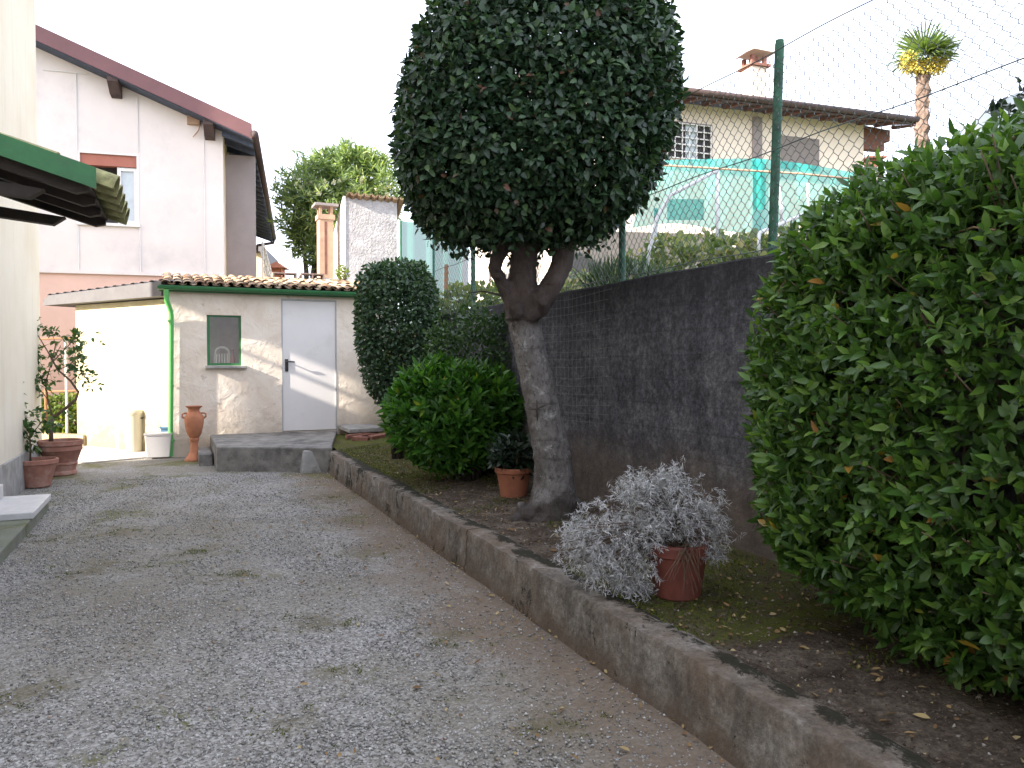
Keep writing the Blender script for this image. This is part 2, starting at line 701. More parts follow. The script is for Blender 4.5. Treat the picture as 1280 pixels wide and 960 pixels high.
    # plasters
    m = NT('cream_plaster')
    w_ = m.world()
    c = m.ramp(m.noise(1.3, 6, .6, w_), [(.3, (.72, .64, .50)), (.7, (.79, .73, .61))])
    sp = m.sep(w_)
    drip = m.noise(1.5, 6, .7, m.scaled(w_, (5, 5, .4)))
    c = m.mix(m.math('MULTIPLY', m.ramp(drip, [(.5, 0), (.75, 1)]), .3), c, (.50, .46, .38))
    low = m.math('ADD', sp[2], m.math('MULTIPLY', m.noise(2.4, 6, .7, w_), .9))
    c = m.mix(m.math('MULTIPLY', m.math('SUBTRACT', 1, m.sstep(low, .5, 1.35)), .45), c, (.42, .39, .34))
    m.color(c)
    m.rough(.9, .2)
    m.bump(m.noise(70, 6, .7, w_), .3, .006)
    M['cream'] = m.m
    m = NT('shed_plaster')
    w_ = m.world()
    n1 = m.noise(2.4, 7, .66, w_, .4)
    c = m.ramp(n1, [(.3, (.65, .545, .445)), (.5, (.75, .655, .555)), (.7, (.80, .72, .625))])
    sp = m.sep(w_)
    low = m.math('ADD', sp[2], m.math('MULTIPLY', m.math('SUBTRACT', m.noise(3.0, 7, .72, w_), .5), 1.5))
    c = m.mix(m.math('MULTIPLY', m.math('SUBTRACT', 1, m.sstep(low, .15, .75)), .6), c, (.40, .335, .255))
    pe = m.ramp(m.noise(5.5, 8, .75, w_), [(.62, 0), (.67, 1)])
    c = m.mix(m.math('MULTIPLY', pe, .65), c, (.38, .33, .28))
    m.color(c)
    m.rough(.93, .15)
    b = m.bump(n1, .4, .04)
    b = m.bump(m.ramp(m.noise(4, 5, .6, w_, .5), [(.5, 0), (.62, 1)]), .3, .02, b)
    m.bump(m.noise(45, 8, .75, w_), .4, .008, b)
    M['shed'] = m.m
    m = NT('annex_plaster')
    w_ = m.world()
    sp = m.sep(w_)
    c = m.ramp(m.noise(2.1, 7, .65, w_), [(.3, (.44, .38, .23)), (.55, (.54, .49, .34)), (.75, (.60, .57, .46))])
    low = m.math('ADD', sp[2], m.math('MULTIPLY', m.math('SUBTRACT', m.noise(3.2, 7, .75, w_), .5), 1.8))
    c = m.mix(m.math('MULTIPLY', m.math('SUBTRACT', 1, m.sstep(low, .05, .8)), .8), c, (.22, .165, .09))
    m.color(c)
    m.rough(.9, .2)
    m.bump(m.noise(35, 8, .7, w_), .5, .012)
    M['annex'] = m.m
    M['gable'] = mat_simple('white_plaster', (.70, .64, .615), .9, .07, .8, .2, .004, 50, dirt=((.57, .53, .52), .7, .52))
    M['pink'] = mat_simple('pink_plaster', (.66, .45, .38), .9, .08, 1.1, .2, .004, 50)
    M['wing'] = mat_simple('grey_brown_plaster', (.27, .235, .23), .9, .1, 2)
    M['yellow_wall'] = mat_simple('yellow_plaster', (.62, .50, .33), .9, .08, 2)
    M['far_cream'] = mat_simple('pale_cream_plaster', (.80, .70, .60), .9, .06, 1.2, .2, .004, 40)
    M['stucco'] = mat_simple('rough_grey_stucco', (.42, .40, .40), .95, .22, 4, 1.0, .035, 22, dirt=((.62, .61, .60), 6, .55))
    M['stucco_white_or_lit'] = mat_simple('white_or_lit_stucco', (.70, .68, .65), .95, .1, 3, .4, .01, 30)
    M['beige_wall'] = mat_simple('beige_garden_wall', (.13, .12, .112), .95, .15, 2, .4, .01, 20)
    # metals, paint, wood
    M['green_paint'] = mat_simple('green_gutter_paint', (.035, .15, .055), .42, .18, 6, .1, .002, 40, dirt=((.05, .11, .06), 5, .6))
    M['green_bright'] = mat_simple('light_green_pipe_paint', (.10, .36, .10), .42, .12, 6, .1, .002, 40)
    M['green_post'] = mat_simple('weathered_green_post', (.035, .11, .07), .7, .5, 9, .5, .004, 60, dirt=((.10, .12, .10), 8, .55))
    M['mesh_wire'] = mat_simple('grey_green_wire', (.085, .10, .09), .5, .25, 9, 0, spec=.4)
    M['grey_wire'] = mat_simple('galvanised_wire', (.20, .20, .195), .6, .3, 9, 0, spec=.4)
    M['door'] = mat_simple('white_door_paint', (.72, .69, .675), .45, .03, 2, .08, .002, 12, dirt=((.60, .585, .56), 1.5, .55))
    M['black'] = mat_simple('black_plastic', (.02, .02, .022), .4, .1)
    M['zinc'] = mat_simple('grey_fascia_sheet', (.10, .095, .10), .65, .15, 4, .2)
    M['red_fascia'] = mat_simple('red_brown_fascia', (.155, .070, .072), .5, .12, 2.5, .1)
    M['dark_wood'] = mat_simple('dark_stained_wood', (.035, .026, .023), .75, .3, 12, .3, .004, 60)
    M['brown_wood'] = mat_simple('brown_roof_wood', (.075, .05, .048), .75, .3, 9, .3, .004, 40)
    M['red_wood'] = mat_simple('red_brown_wood', (.16, .07, .05), .75, .3, 9, .3, .004, 40)
    M['blue_soffit'] = mat_simple('slate_blue_soffit', (.06, .075, .11), .8, .3, 9, .3, .004, 40)
    M['shutter'] = mat_simple('brick_red_shutter_box', (.36, .13, .09), .6, .1, 6)
    M['white_frame'] = mat_simple('white_window_frame', (.72, .71, .70), .5, .05, 4)
    M['curtain'] = mat_simple('pale_blue_curtain', (.50, .56, .60), .8, .1, 6)
    M['roller'] = mat_simple('grey_roller_shutter', (.24, .21, .20), .7, .1, 8)
    M['dark_room'] = mat_simple('dark_interior', (.05, .045, .048), .9, .3, 2, 0)
    M['room'] = mat_simple('dim_interior_plaster', (.50, .38, .30), .9, .2, 2, .2)
    m = NT('window_glass')
    m.color((.9, .95, .95))
    m.p.inputs['Roughness'].default_value = .03
    tr = m.n('BsdfTransparent')
    gl = m.n('BsdfGlossy')
    gl.inputs['Roughness'].default_value = .02
    fr = m.n('LayerWeight')
    fr.inputs[0].default_value = .25
    mx = m.n('MixShader')
    m.l(m.math('ADD', m.math('MULTIPLY', fr.outputs['Facing'], .25), .03), mx.inputs[0])
    m.l(tr.outputs[0], mx.inputs[1])
    m.l(gl.outputs[0], mx.inputs[2])
    m.l(mx.outputs[0], m.t.nodes['Material Output'].inputs['Surface'])
    M['glass'] = m.m
    # clay
    m = NT('roof_tile')
    g = m.n('NewGeometry')
    c = m.ramp(g.outputs['Random Per Island'], [(0, (.20, .115, .07)), (.4, (.34, .225, .145)), (.75, (.44, .32, .21)), (1, (.40, .34, .25))])
    c = m.mix(m.ramp(m.noise(14, 6, .7), [(.5, 0), (.68, .7)]), c, (.13, .115, .085))
    m.color(c)
    m.rough(.9, .2)
    m.bump(m.noise(70, 5), .4, .005)
    M['tile'] = m.m
    M['tile_mossy'] = mat_simple('mossy_green_tile', (.27, .26, .12), .9, .4, 14, .5, .006, 60, dirt=((.06, .065, .03), 10, .55))
    M['terracotta'] = mat_simple('terracotta', (.36, .135, .075), .75, .15, 8, .25, .004, 70, dirt=((.42, .24, .17), 6, .6))
    M['terracotta_pale'] = mat_simple('dusty_terracotta', (.31, .145, .105), .85, .2, 10, .3, .004, 70, dirt=((.36, .25, .20), 5, .52))
    M['terracotta_dark'] = mat_simple('damp_red_terracotta', (.17, .05, .036), .6, .22, 9, .25, .004, 70, dirt=((.10, .045, .035), 5, .55))
    M['vase'] = mat_simple('orange_clay_vase', (.42, .17, .09), .8, .15, 9, .25, .004, 60)
    M['brick'] = mat_simple('old_red_brick', (.22, .10, .075), .9, .3, 14, .5, .006, 60)
    M['tan_chimney'] = mat_simple('tan_chimney_clay', (.40, .27, .19), .9, .18, 5, .4, .006, 40)
    M['block'] = mat_simple('hollow_block_clay', (.22, .16, .14), .9, .25, 10, .4, .006, 50)
    # plastics
    M['bin'] = mat_simple('cream_bin_plastic', (.50, .46, .36), .45, .05, 4, .05)
    M['white_plastic'] = mat_simple('white_bucket_plastic', (.60, .58, .57), .45, .05, 4, .05)
    M['blue_plastic'] = mat_simple('blue_crate_plastic', (.10, .22, .38), .45, .1, 4, .05)
    M['white_pipe'] = mat_simple('white_pipe_paint', (.62, .63, .64), .45, .08, 6, .05)
    M['rust'] = mat_simple('orange_brown_stake', (.34, .16, .08), .8, .25, 9)
    M['bottle'] = mat_simple('red_brown_bottle', (.30, .12, .08), .4, .1, 9)
    # teal shade net
    m = NT('teal_shade_net')
    m.color((.03, .36, .33))
    m.rough(.7, .2)
    tr = m.n('BsdfTransparent')
    tl = m.n('BsdfTranslucent')
    tl.inputs[0].default_value = (.06, .50, .46, 1)
    a = m.n('MixShader')
    a.inputs[0].default_value = .55
    m.l(m.p.outputs[0], a.inputs[1])
    m.l(tl.outputs[0], a.inputs[2])
    b = m.n('MixShader')
    b.inputs[0].default_value = .70
    m.l(tr.outputs[0], b.inputs[1])
    m.l(a.outputs[0], b.inputs[2])
    m.l(b.outputs[0], m.t.nodes['Material Output'].inputs['Surface'])
    M['net'] = m.m
    m = NT('green_fence_net')
    m.color((.04, .16, .12))
    m.rough(.8, .2)
    tr = m.n('BsdfTransparent')
    tl = m.n('BsdfTranslucent')
    tl.inputs[0].default_value = (.05, .20, .15, 1)
    a = m.n('MixShader')
    a.inputs[0].default_value = .4
    m.l(m.p.outputs[0], a.inputs[1])
    m.l(tl.outputs[0], a.inputs[2])
    b = m.n('MixShader')
    b.inputs[0].default_value = .82
    m.l(tr.outputs[0], b.inputs[1])
    m.l(a.outputs[0], b.inputs[2])
    m.l(b.outputs[0], m.t.nodes['Material Output'].inputs['Surface'])
    M['green_net'] = m.m
    # bark
    m = NT('grey_bark')
    w_ = m.world()
    sp = m.sep(w_)
    n1 = m.noise(3.0, 7, .65, m.scaled(w_, (1, 1, .45)))
    c = m.ramp(n1, [(.3, (.105, .092, .085)), (.5, (.21, .195, .185)), (.7, (.33, .32, .31))])
    spk = m.noise(42, 4, .7, m.scaled(w_, (1, 1, .5)))
    c = m.mix(m.ramp(spk, [(.5, 0), (.62, .75)]), c, (.085, .078, .07))
    c = m.mix(m.ramp(m.noise(9, 7, .8, w_, .5), [(.56, 0), (.62, .7)]), c, (.40, .395, .38))
    ring = m.noise(5, 5, .7, m.scaled(w_, (.5, .5, 5)))
    c = m.mix(m.ramp(ring, [(.58, 0), (.66, .6)]), c, (.075, .066, .058))
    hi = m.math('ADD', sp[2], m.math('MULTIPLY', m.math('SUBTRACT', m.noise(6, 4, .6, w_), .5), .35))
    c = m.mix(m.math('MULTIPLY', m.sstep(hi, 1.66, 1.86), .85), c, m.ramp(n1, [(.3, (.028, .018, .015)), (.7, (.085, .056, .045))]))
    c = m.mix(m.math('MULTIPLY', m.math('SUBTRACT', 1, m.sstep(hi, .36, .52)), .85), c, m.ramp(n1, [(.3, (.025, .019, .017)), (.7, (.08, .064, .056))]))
    m.color(c)
    m.rough(.9, .2)
    b = m.bump(m.noise(24, 7, .7, m.scaled(w_, (1, 1, .35))), .9, .03)
    m.bump(m.noise(120, 4), .3, .004, b)
    M['bark'] = m.m
    M['twig'] = mat_simple('brown_twig', (.12, .085, .06), .9, .3, 20)
    M['dark_twig'] = mat_simple('dark_stem', (.055, .045, .036), .9, .3, 20)
    M['palm_trunk'] = mat_simple('shaggy_palm_trunk', (.15, .105, .085), .95, .5, 9, 1.0, .05, 14)
    # leaves
    M['leaf_crown'] = mat_leaf('dark_glossy_leaf', [(0, (.014, .034, .018)), (.5, (.027, .060, .030)), (.85, (.05, .10, .045)), (.982, (.085, .145, .055)), (.990, (.13, .07, .045)), (1, (.14, .065, .04))], .38, .18, .4)
    M['leaf_hedge'] = mat_leaf('glossy_hedge_leaf', [(0, (.034, .080, .018)), (.5, (.064, .142, .027)), (.84, (.105, .205, .036)), (.93, (.15, .26, .048)), (.9915, (.16, .27, .05)), (.994, (.40, .28, .03)), (1, (.32, .15, .04))], .36, .28, .5, 1.7)
    M['leaf_laurel'] = mat_leaf('bright_laurel_leaf', [(0, (.030, .095, .014)), (.5, (.05, .15, .022)), (.88, (.085, .21, .03)), (.99, (.13, .26, .035)), (1, (.33, .30, .03))], .38, .3, .4, 1.7)
    M['leaf_column'] = mat_leaf('column_shrub_leaf', [(0, (.024, .058, .028)), (.6, (.046, .095, .044)), (1, (.085, .15, .065))], .4, .25)
    M['leaf_ivy'] = mat_leaf('small_wall_shrub_leaf', [(0, (.02, .055, .016)), (.6, (.04, .09, .024)), (1, (.075, .14, .04))], .4, .22)
    M['leaf_dark'] = mat_leaf('very_dark_leaf', [(0, (.010, .022, .014)), (1, (.03, .055, .03))], .4, .15)
    M['leaf_grey'] = mat_leaf('silver_grey_leaf', [(0, (.29, .285, .32)), (.5, (.50, .495, .535)), (1, (.72, .715, .745))], .85, .15, .15, 1.0)
    M['leaf_citrus'] = mat_leaf('citrus_leaf', [(0, (.03, .075, .02)), (.7, (.055, .12, .035)), (1, (.13, .18, .05))], .5, .3)
    M['leaf_oleander'] = mat_leaf('oleander_leaf', [(0, (.08, .13, .06)), (.6, (.16, .23, .09)), (1, (.30, .36, .13))], .5, .45)
    M['leaf_yellow'] = mat_leaf('yellow_green_leaf', [(0, (.07, .12, .02)), (.6, (.14, .20, .035)), (1, (.26, .28, .06))], .5, .35)
    M['leaf_garden'] = mat_leaf('garden_vine_leaf', [(0, (.08, .13, .05)), (.5, (.17, .22, .09)), (.85, (.34, .34, .18)), (1, (.45, .36, .22))], .5, .4)
    M['leaf_palm'] = mat_leaf('palm_leaf', [(0, (.07, .13, .045)), (1, (.20, .27, .08))], .5, .2)
    M['palm_flower'] = mat_leaf('yellow_palm_flower', [(0, (.50, .38, .06)), (1, (.68, .58, .16))], .8, .2)
    M['flower'] = mat_leaf('white_flower', [(0, (.62, .60, .52)), (1, (.75, .73, .66))], .8, .3)
    M['dead_leaf'] = mat_leaf('dry_leaf', [(0, (.13, .07, .035)), (.5, (.26, .16, .075)), (.85, (.38, .29, .14)), (1, (.45, .36, .22))], .8, .1, .3, 1)
    m = NT('haze_blue_rock')  # distance haze is put into the blue-grey colour
    c = m.ramp(m.noise(.012, 8, .65), [(.35, (.085, .105, .125)), (.65, (.13, .15, .17))])
    m.color(c)
    m.rough(1, .1)
    M['hill'] = m.m


build_materials()

# ================================================================== THE SETTING
G_ = MB().add([(-900, -300, -.03), (900, -300, -.03), (900, 1500, -.03), (-900, 1500, -.03)], [(0, 1, 2, 3)])
structure(obj('ground', G_, M['grass']))


def drive_z(u, v):
    p = UV(u, v)
    return .012 * mnoise.noise(Vector((p.x * .8, p.y * .8, 0))) + .006 * mnoise.noise(Vector((p.x * 3, p.y * 3, 2)))


dg = MB().grid(lambda a, b: UV(-5 + 17.5 * a, -7.5 + 7.6 * b, drive_z(-5 + 17.5 * a, -7.5 + 7.6 * b)), 120, 60)
structure(obj('gravel_driveway', dg, M['gravel'], smooth=True))

# loose stones on the drive (one uncountable mass)
NS = 150000
yy = 1.9 + (10.9 - 1.9) * rng.random(NS * 3) ** 1.7
xx = (rng.random(NS * 3) * 2 - 1) * 7.5
uu = (xx - K0.x) * DU.x + (yy - K0.y) * DU.y
vv = (xx - K0.x) * DV.x + (yy - K0.y) * DV.y
ok = (vv < -.02) & (vv > -3.45) & (uu < 8.7) & (np.abs(xx) < yy * .75)
xx, yy = xx[ok][:NS], yy[ok][:NS]
n = len(xx)
pn = np.array([mnoise.noise(Vector((a * 1.3, b * 1.3, 5))) for a, b in zip(xx, yy)])
pm_ = np.zeros(n)
for gx, gy, gr in PATCH:
    pm_ = np.maximum(pm_, 1 - np.hypot(xx - gx, yy - gy) / gr)
pn2 = np.array([mnoise.noise(Vector((a * 5, b * 5, 8))) for a, b in zip(xx, yy)])
vv_ = (xx - K0.x) * DV.x + (yy - K0.y) * DV.y
ok = (rng.random(n) < (.75 + .9 * pn)) & ((pm_ + pn2 * 1.3 < .38) | (rng.random(n) < .45)) & ((vv_ < -.6) | (rng.random(n) < .25 - vv_ * .7))
xx, yy = xx[ok], yy[ok]
n = len(xx)
OCT = np.array([(1, 0, 0), (-1, 0, 0), (0, 1, 0), (0, -1, 0), (0, 0, 1), (0, 0, -1.0)])
OF = np.array([0, 2, 4, 2, 1, 4, 1, 3, 4, 3, 0, 4, 2, 0, 5, 1, 2, 5, 3, 1, 5, 0, 3, 5])
rr = (.0035 + .0060 * rng.random(n) ** 2.5)
jit = OCT[None] * (1 + .5 * (rng.random((n, 6, 1)) - .5)) + .28 * rng.normal(size=(n, 6, 3))
scl = np.stack([rr, rr * (.7 + .5 * rng.random(n)), rr * (.5 + .4 * rng.random(n))], 1)
jit = jit * scl[:, None, :]
ang = rng.random(n) * 6.283
ca, sa = np.cos(ang)[:, None], np.sin(ang)[:, None]
X = jit[..., 0] * ca - jit[..., 1] * sa + xx[:, None]
Y = jit[..., 0] * sa + jit[..., 1] * ca + yy[:, None]
zb = np.array([.012 * mnoise.noise(Vector((a * .8, b * .8, 0))) for a, b in zip(xx, yy)]) + .003
Z = jit[..., 2] + zb[:, None]
tag(np_mesh('gravel', np.stack([X, Y, Z], -1).reshape(-1, 3), (OF[None] + 6 * np.arange(n)[:, None]).ravel(), np.full(8 * n, 3), M['stone'], smooth=False),
    'loose grey and white gravel spread over the driveway', 'gravel', kind='stuff')

# planting bed behind the kerb
def bed_z(u, v):
    p = UV(u, v)
    t = max(0, (v - .2) / 1.05)
    return .262 + .07 * t * t + .02 * mnoise.noise(Vector((p.x * 2.2, p.y * 2.2, 3))) + .010 * mnoise.noise(Vector((p.x * 9, p.y * 9, 1)))


bg_ = MB().grid(lambda a, b: UV(-2.2 + 12.8 * a, .17 + 1.16 * b, bed_z(-2.2 + 12.8 * a, .17 + 1.16 * b)), 260, 30)
structure(obj('planting_bed', bg_, M['soil'], smooth=True))

# kerb: one long cast strip, worn arris
def kerb_profile(u):
    w1 = .012 * mnoise.noise(Vector((u * 2.1, 1, 0))) + .006 * mnoise.noise(Vector((u * 9, 4, 0)))
    w2 = .012 * mnoise.noise(Vector((u * 1.7, 7, 0))) + .007 * mnoise.noise(Vector((u * 11, 2, 0)))
    c = .012 + .05 * max(0, mnoise.noise(Vector((u * 3.1, 21, 0))) - .32) + .016 * max(0, mnoise.noise(Vector((u * 6, 9, 0)))) + .02 * max(0, mnoise.noise(Vector((u * 17, 3, 0))) - .2)
    return [(-.03 + w1, -.06), (-.012 + w1, .06), (w1, .15), (w1 + .004, .272 + w2 - c), (w1 + c, .28 + w2), (.1, .283 + w2), (.185 + w2, .276 + w2), (.2 + w2, .2)]


kb = MB()
NU = 330
for i in range(NU + 1):
    u = -2.4 + i / NU * 10.5
    for v, z in kerb_profile(u):
        kb.v.append(UV(u, v, z))
for i in range(NU):
    for k in range(7):
        a = i * 8 + k
        kb.f.append((a, a + 1, a + 9, a + 8))
kb.f.append(tuple(range(7, -1, -1)))
kb.f.append(tuple(NU * 8 + k for k in range(8)))
tag(obj('kerb', kb, M['kerb'], smooth=True, sharp=50), 'long low concrete kerb between gravel driveway and planting bed', 'kerb')

# terrace behind the retaining wall
tg = MB().grid(lambda a, b: UV(-3 + 60 * a ** 1.5, 1.44 + 55 * b ** 2, 1.98 + .05 * mnoise.noise(Vector((a * 40, b * 30, 0)))), 60, 40)
for (p0, p1) in ((UV(7.68, 1.44), UV(57, 1.44)), (UV(-3, 1.44), UV(-3, 56))):
    n_ = 40
    for k in range(n_):
        a_, b_ = p0.lerp(p1, k / n_), p0.lerp(p1, (k + 1) / n_)
        tg.add([a_ + Vector((0, 0, -.1)), b_ + Vector((0, 0, -.1)), b_ + Vector((0, 0, 2.0)), a_ + Vector((0, 0, 2.0))], [(0, 1, 2, 3)])
structure(obj('terrace_ground', tg, M['grass'], smooth=True))

# retaining wall
WT = 2.08
rw = MB()
NW = 80
for i in range(NW + 1):
    u = -3.2 + 10.9 * i / NW
    dz = .012 * mnoise.noise(Vector((u * 1.5, 0, 0))) + .006 * mnoise.noise(Vector((u * 7, 0, 5)))
    for v, z in ((1.25, 0), (1.25, 1.0), (1.25, WT - .012 + dz), (1.262, WT + dz), (1.46, WT + dz), (1.47, WT - .03), (1.47, 0)):
        rw.v.append(UV(u, v, z))
for i in range(NW):
    for k in range(6):
        a = i * 7 + k
        rw.f.append((a, a + 1, a + 8, a + 7))
rw.f.append(tuple(range(6, -1, -1)))
rw.f.append(tuple(NW * 7 + k for k in range(7)))
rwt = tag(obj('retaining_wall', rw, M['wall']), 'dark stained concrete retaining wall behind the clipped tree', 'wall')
wire = MB()   # square wire trellis hung on the wall face behind the trunk
for i in range(17):
    u = 2.95 + i * .075
    wire.tube([UV(u, 1.236, .95), UV(u, 1.236, 2.04)], .0009, 3)
for i in range(15):
    z = .97 + i * .075
    wire.tube([UV(2.93 - .05 * (i % 3), 1.233, z + .01), UV(3.5, 1.22, z - .012 * (i % 3)), UV(4.2, 1.233, z)], .0010, 3)
tag(obj('wire_trellis', wire, M['grey_wire']), 'square wire trellis fixed to the dark wall behind the trunk', 'trellis')

# ------------------------------------------------------------------ left house with steps and canopy
HV = -3.5
HU = 9.55
h1 = thing('cream_house', 'cream plastered house wall at the left edge with grey plinth', 'house', UV(4, -6, 0))
b = MB()
b.ubox(-9, HU, HV - 4.0, HV, 0.42, 6.36)
obj('wall', b, M['cream'], h1)
b = MB().ubox(-9, HU + .02, HV - 4.0, HV + .02, -.1, .42)
obj('plinth', b, M['concrete'], h1, bevel=.01)
b = MB().prism([UV(-9.4, HV - 4.3, 6.37), UV(-9.4, HV + .12, 6.37), UV(-9.4, HV + .12, 6.5), UV(-9.4, HV - 2, 6.9), UV(-9.4, HV - 4.3, 6.5)], DU * (HU + 9.5))
obj('roof', b, M['brown_wood'], h1)
# unseen wing, roof slab and rail, added to shape sun bands on the shed
rs = -.42
def cz(e):
    return 4.73 + rs * (e + 5.2)
b = MB().prism([UV(HU - 5, HV + e, z) for e, z in ((-4.0, 0), (-4.0, cz(-4.0)), (-6.0, cz(-6.0)), (-6.0, 0))], DU * 4.99)
obj('added_shade_wing', b, M['cream'], h1)
b = MB().prism([UV(HU - 5, HV + e, z) for e, z in ((-3.99, cz(-3.99) + .60), (-3.99, cz(-3.99) + 2.0), (-9.0, cz(-9.0) + 2.0), (-9.0, cz(-9.0) + .60))], DU * 4.99)
obj('added_shade_roof', b, M['brown_wood'], h1)
b = MB()
for e, z in ((-4.0, .0), (-9, 0)):
    pass
b.tube([UV(HU - .05, HV - 4.0, cz(-4) + .28), UV(HU - .05, HV - 9.0, cz(-9) + .28)], .035, 6)
b.tube([UV(HU - .05, HV - 8.8, 0), UV(HU - .05, HV - 8.8, cz(-8.8) + .6)], .06, 8)
obj('added_shade_rail', b, M['green_paint'], h1)

# entrance steps
p = on_z(64, 617, .16)
su, sv = uv_of(p)
st = thing('entrance_steps', 'pale marble entrance steps on a mossy concrete base', 'steps', UV(su - 1, HV, 0))
b = MB().ubox(su - 3.6, su - .02, HV + .021, sv - .02, -.05, .1)
obj('base_slab', b, M['mossy'], st, bevel=.012)
b = MB().ubox(su - 1.05, su, HV + .022, sv, .101, .16)
obj('lower_tread', b, M['marble'], st, bevel=.008)
b = MB().ubox(su - .75, su - .12, HV + .023, sv - .38, .161, .30)
obj('upper_tread', b, M['marble'], st, bevel=.008)

# canopy over the entrance
ce, cu0, cu1 = 1.15, None, None
pn_ = at(116, 226, 4.8)
cu0, cv = uv_of(pn_)
cz0 = pn_.z
pf = on_u(153, 279, cu0 + 1.42)
cu1 = cu0 + 1.42
can = thing('entrance_canopy', 'wooden entrance canopy with green verge board and mossy tiles', 'canopy', UV(cu0, HV, 0))
sl = .30
wd = cv - HV
def cpt(u, k, dz=0):           # k metres in from the eave towards the house wall
    return UV(u, cv - k, cz0 + sl * k + dz)
b = MB().prism([cpt(cu0, -.02, .085), cpt(cu0, wd - .01, .085), cpt(cu0, wd - .01, -.045), cpt(cu0, -.02, -.045)], DU * -.025)
obj('verge_board', b, M['green_paint'], can)
b = MB().prism([cpt(cu0, .02, .0), cpt(cu0, wd - .01, .0), cpt(cu0, wd - .01, -.02), cpt(cu0, .02, -.02)], DU * 1.40)
obj('roof_boards', b, M['dark_wood'], can)
for k in range(4):
    uu_ = cu0 + .06 + k * .42
    b = MB().prism([cpt(uu_, .03, -.022), cpt(uu_, wd - .01, -.022), cpt(uu_, wd - .01, -.10), cpt(uu_, .10, -.10), cpt(uu_, .03, -.06)], DU * .065)
    obj('rafter', b, M['dark_wood'], can)
for k in range(2):
    uu_ = cu0 + .12 + k * 1.0
    b = MB().prism([UV(uu_, HV + .01, cz0 + .05), UV(uu_, cv - .28, cz0 - .05), UV(uu_, cv - .36, cz0 - .11), UV(uu_, HV + .01, cz0 - .03)], DU * .09)
    obj('bracket', b, M['dark_wood'], can)


def coppo(mb, base, along, across, up, length, r0, r1, thick=.012, n=7, rise=1.0):
    """half-round clay tile: convex up"""
    base, along, across, up = Vector(base), Vector(along), Vector(across), Vector(up)
    vs = []
    for t, r in ((0, r0), (1, r1)):
        for rr_ in (r, r - thick):
            for k in range(n):
                a = math.pi * k / (n - 1)
                vs.append(base + along * (length * t) + across * (math.cos(a) * rr_) + up * (math.sin(a) * rr_ * rise))
    fs = []
    for k in range(n - 1):
        fs.append((k, k + 1, 2 * n + k + 1, 2 * n + k))
        fs.append((n + k + 1, n + k, 3 * n + k, 3 * n + k + 1))
        fs.append((k + 1, k, n + k, n + k + 1))
        fs.append((2 * n + k, 2 * n + k + 1, 3 * n + k + 1, 3 * n + k))
    for k in (0, n - 1):
        q = (k, 2 * n + k, 3 * n + k, n + k)
        fs.append(q if k == 0 else q[::-1])
    mb.add(vs, fs)


def tile_roof(mb, o, across, slope, ncol, nrow, pitch, tl, up, jit=.008, rise=1.0):
    """o: eave corner; across/slope unit vectors"""
    for i in range(ncol):
        for j in range(nrow):
            j1 = Vector((random.uniform(-jit, jit), random.uniform(-jit, jit), random.uniform(-jit, jit) * .6))
            base = o + across * ((i + .5) * pitch) + slope * (j * tl * .8) + up * (.03 + .012 * (j % 2)) + j1
            coppo(mb, base, slope, across, up, tl, pitch * .44, pitch * .38, rise=rise)
            if i < ncol - 1 or True:
                base2 = o + across * ((i + 1) * pitch) + slope * (j * tl * .8 + .03) + up * .03 + j1 * .5
                coppo(mb, base2, slope, across, -up, tl, pitch * .36, pitch * .40, rise=rise * .8)


du0, du1 = cu0 + .22, cu0 + 1.2
ed_ = obj('door', MB().ubox(du0, du1, HV + .004, HV + .03, .30, 2.38), M['brown_wood'], h1)
for z0_, z1_ in ((.5, 1.2), (1.35, 2.2)):
    obj('panel', MB().ubox(du0 + .14, du1 - .14, HV + .031, HV + .045, z0_, z1_), M['brown_wood'], ed_, bevel=.008)
obj('handle', MB().tube([UV(du1 - .08, HV + .03, 1.35), UV(du1 - .08, HV + .08, 1.35), UV(du1 - .2, HV + .08, 1.35)], .012, 8), M['black'], ed_)
b = MB().ubox(du0 - .1, du0 - .001, HV + .004, HV + .05, .30, 2.48).ubox(du1 + .001, du1 + .1, HV + .004, HV + .05, .30, 2.48).ubox(du0 - .001, du1 + .001, HV + .004, HV + .05, 2.381, 2.48)
obj('door_frame', b, M['concrete'], ed_)

ct = MB()
slv = (DV * -1 + Vector((0, 0, sl))).normalized()
upv = slv.cross(DU).normalized()
if upv.z < 0:
    upv = -upv
for i in range(5):
    for j in range(4):
        bs = cpt(cu0 + .02 + (i + .5) * .28, -.11 + j * .34, .0) + upv * (.012 * (j % 2))
        coppo(ct, bs, slv, DU, upv, .42, .142, .135, .014, 11, .8)
        if i < 4:
            coppo(ct, bs + DU * .14 + upv * .055 + slv * .02, slv, DU, -upv, .40, .05, .05, .012, 7, .6)
obj('tiles', ct, M['tile_mossy'], can, smooth=True, sharp=45)

# ------------------------------------------------------------------ shed with the white door
SU = 10.72
SV0, SV1 = -1.94, 1.45
shed = thing('garden_shed', 'low plastered shed with tiled roof and plain white door', 'shed', UV(SU, -.3, 0))
ZT = 2.62
dv0, dv1 = v_at(352, SU), v_at(421, SU)
DZ0, DZ1 = .338, 2.52
wv0, wv1 = v_at(259, SU), v_at(302, SU)
WZ0, WZ1 = 1.425, 2.225
TH = .22
b = MB()
b.ubox(SU, SU + TH, SV0, wv0, -.1, ZT)
b.ubox(SU, SU + TH, wv0, wv1, -.1, WZ0)
b.ubox(SU, SU + TH, wv0, wv1, WZ1, ZT)
b.ubox(SU, SU + TH, wv1, dv0, -.1, ZT)
b.ubox(SU, SU + TH, dv0, dv1, DZ1, ZT)
b.ubox(SU, SU + TH, dv0, dv1, -.1, DZ0)
b.ubox(SU, SU + TH, dv1, SV1, -.1, ZT)
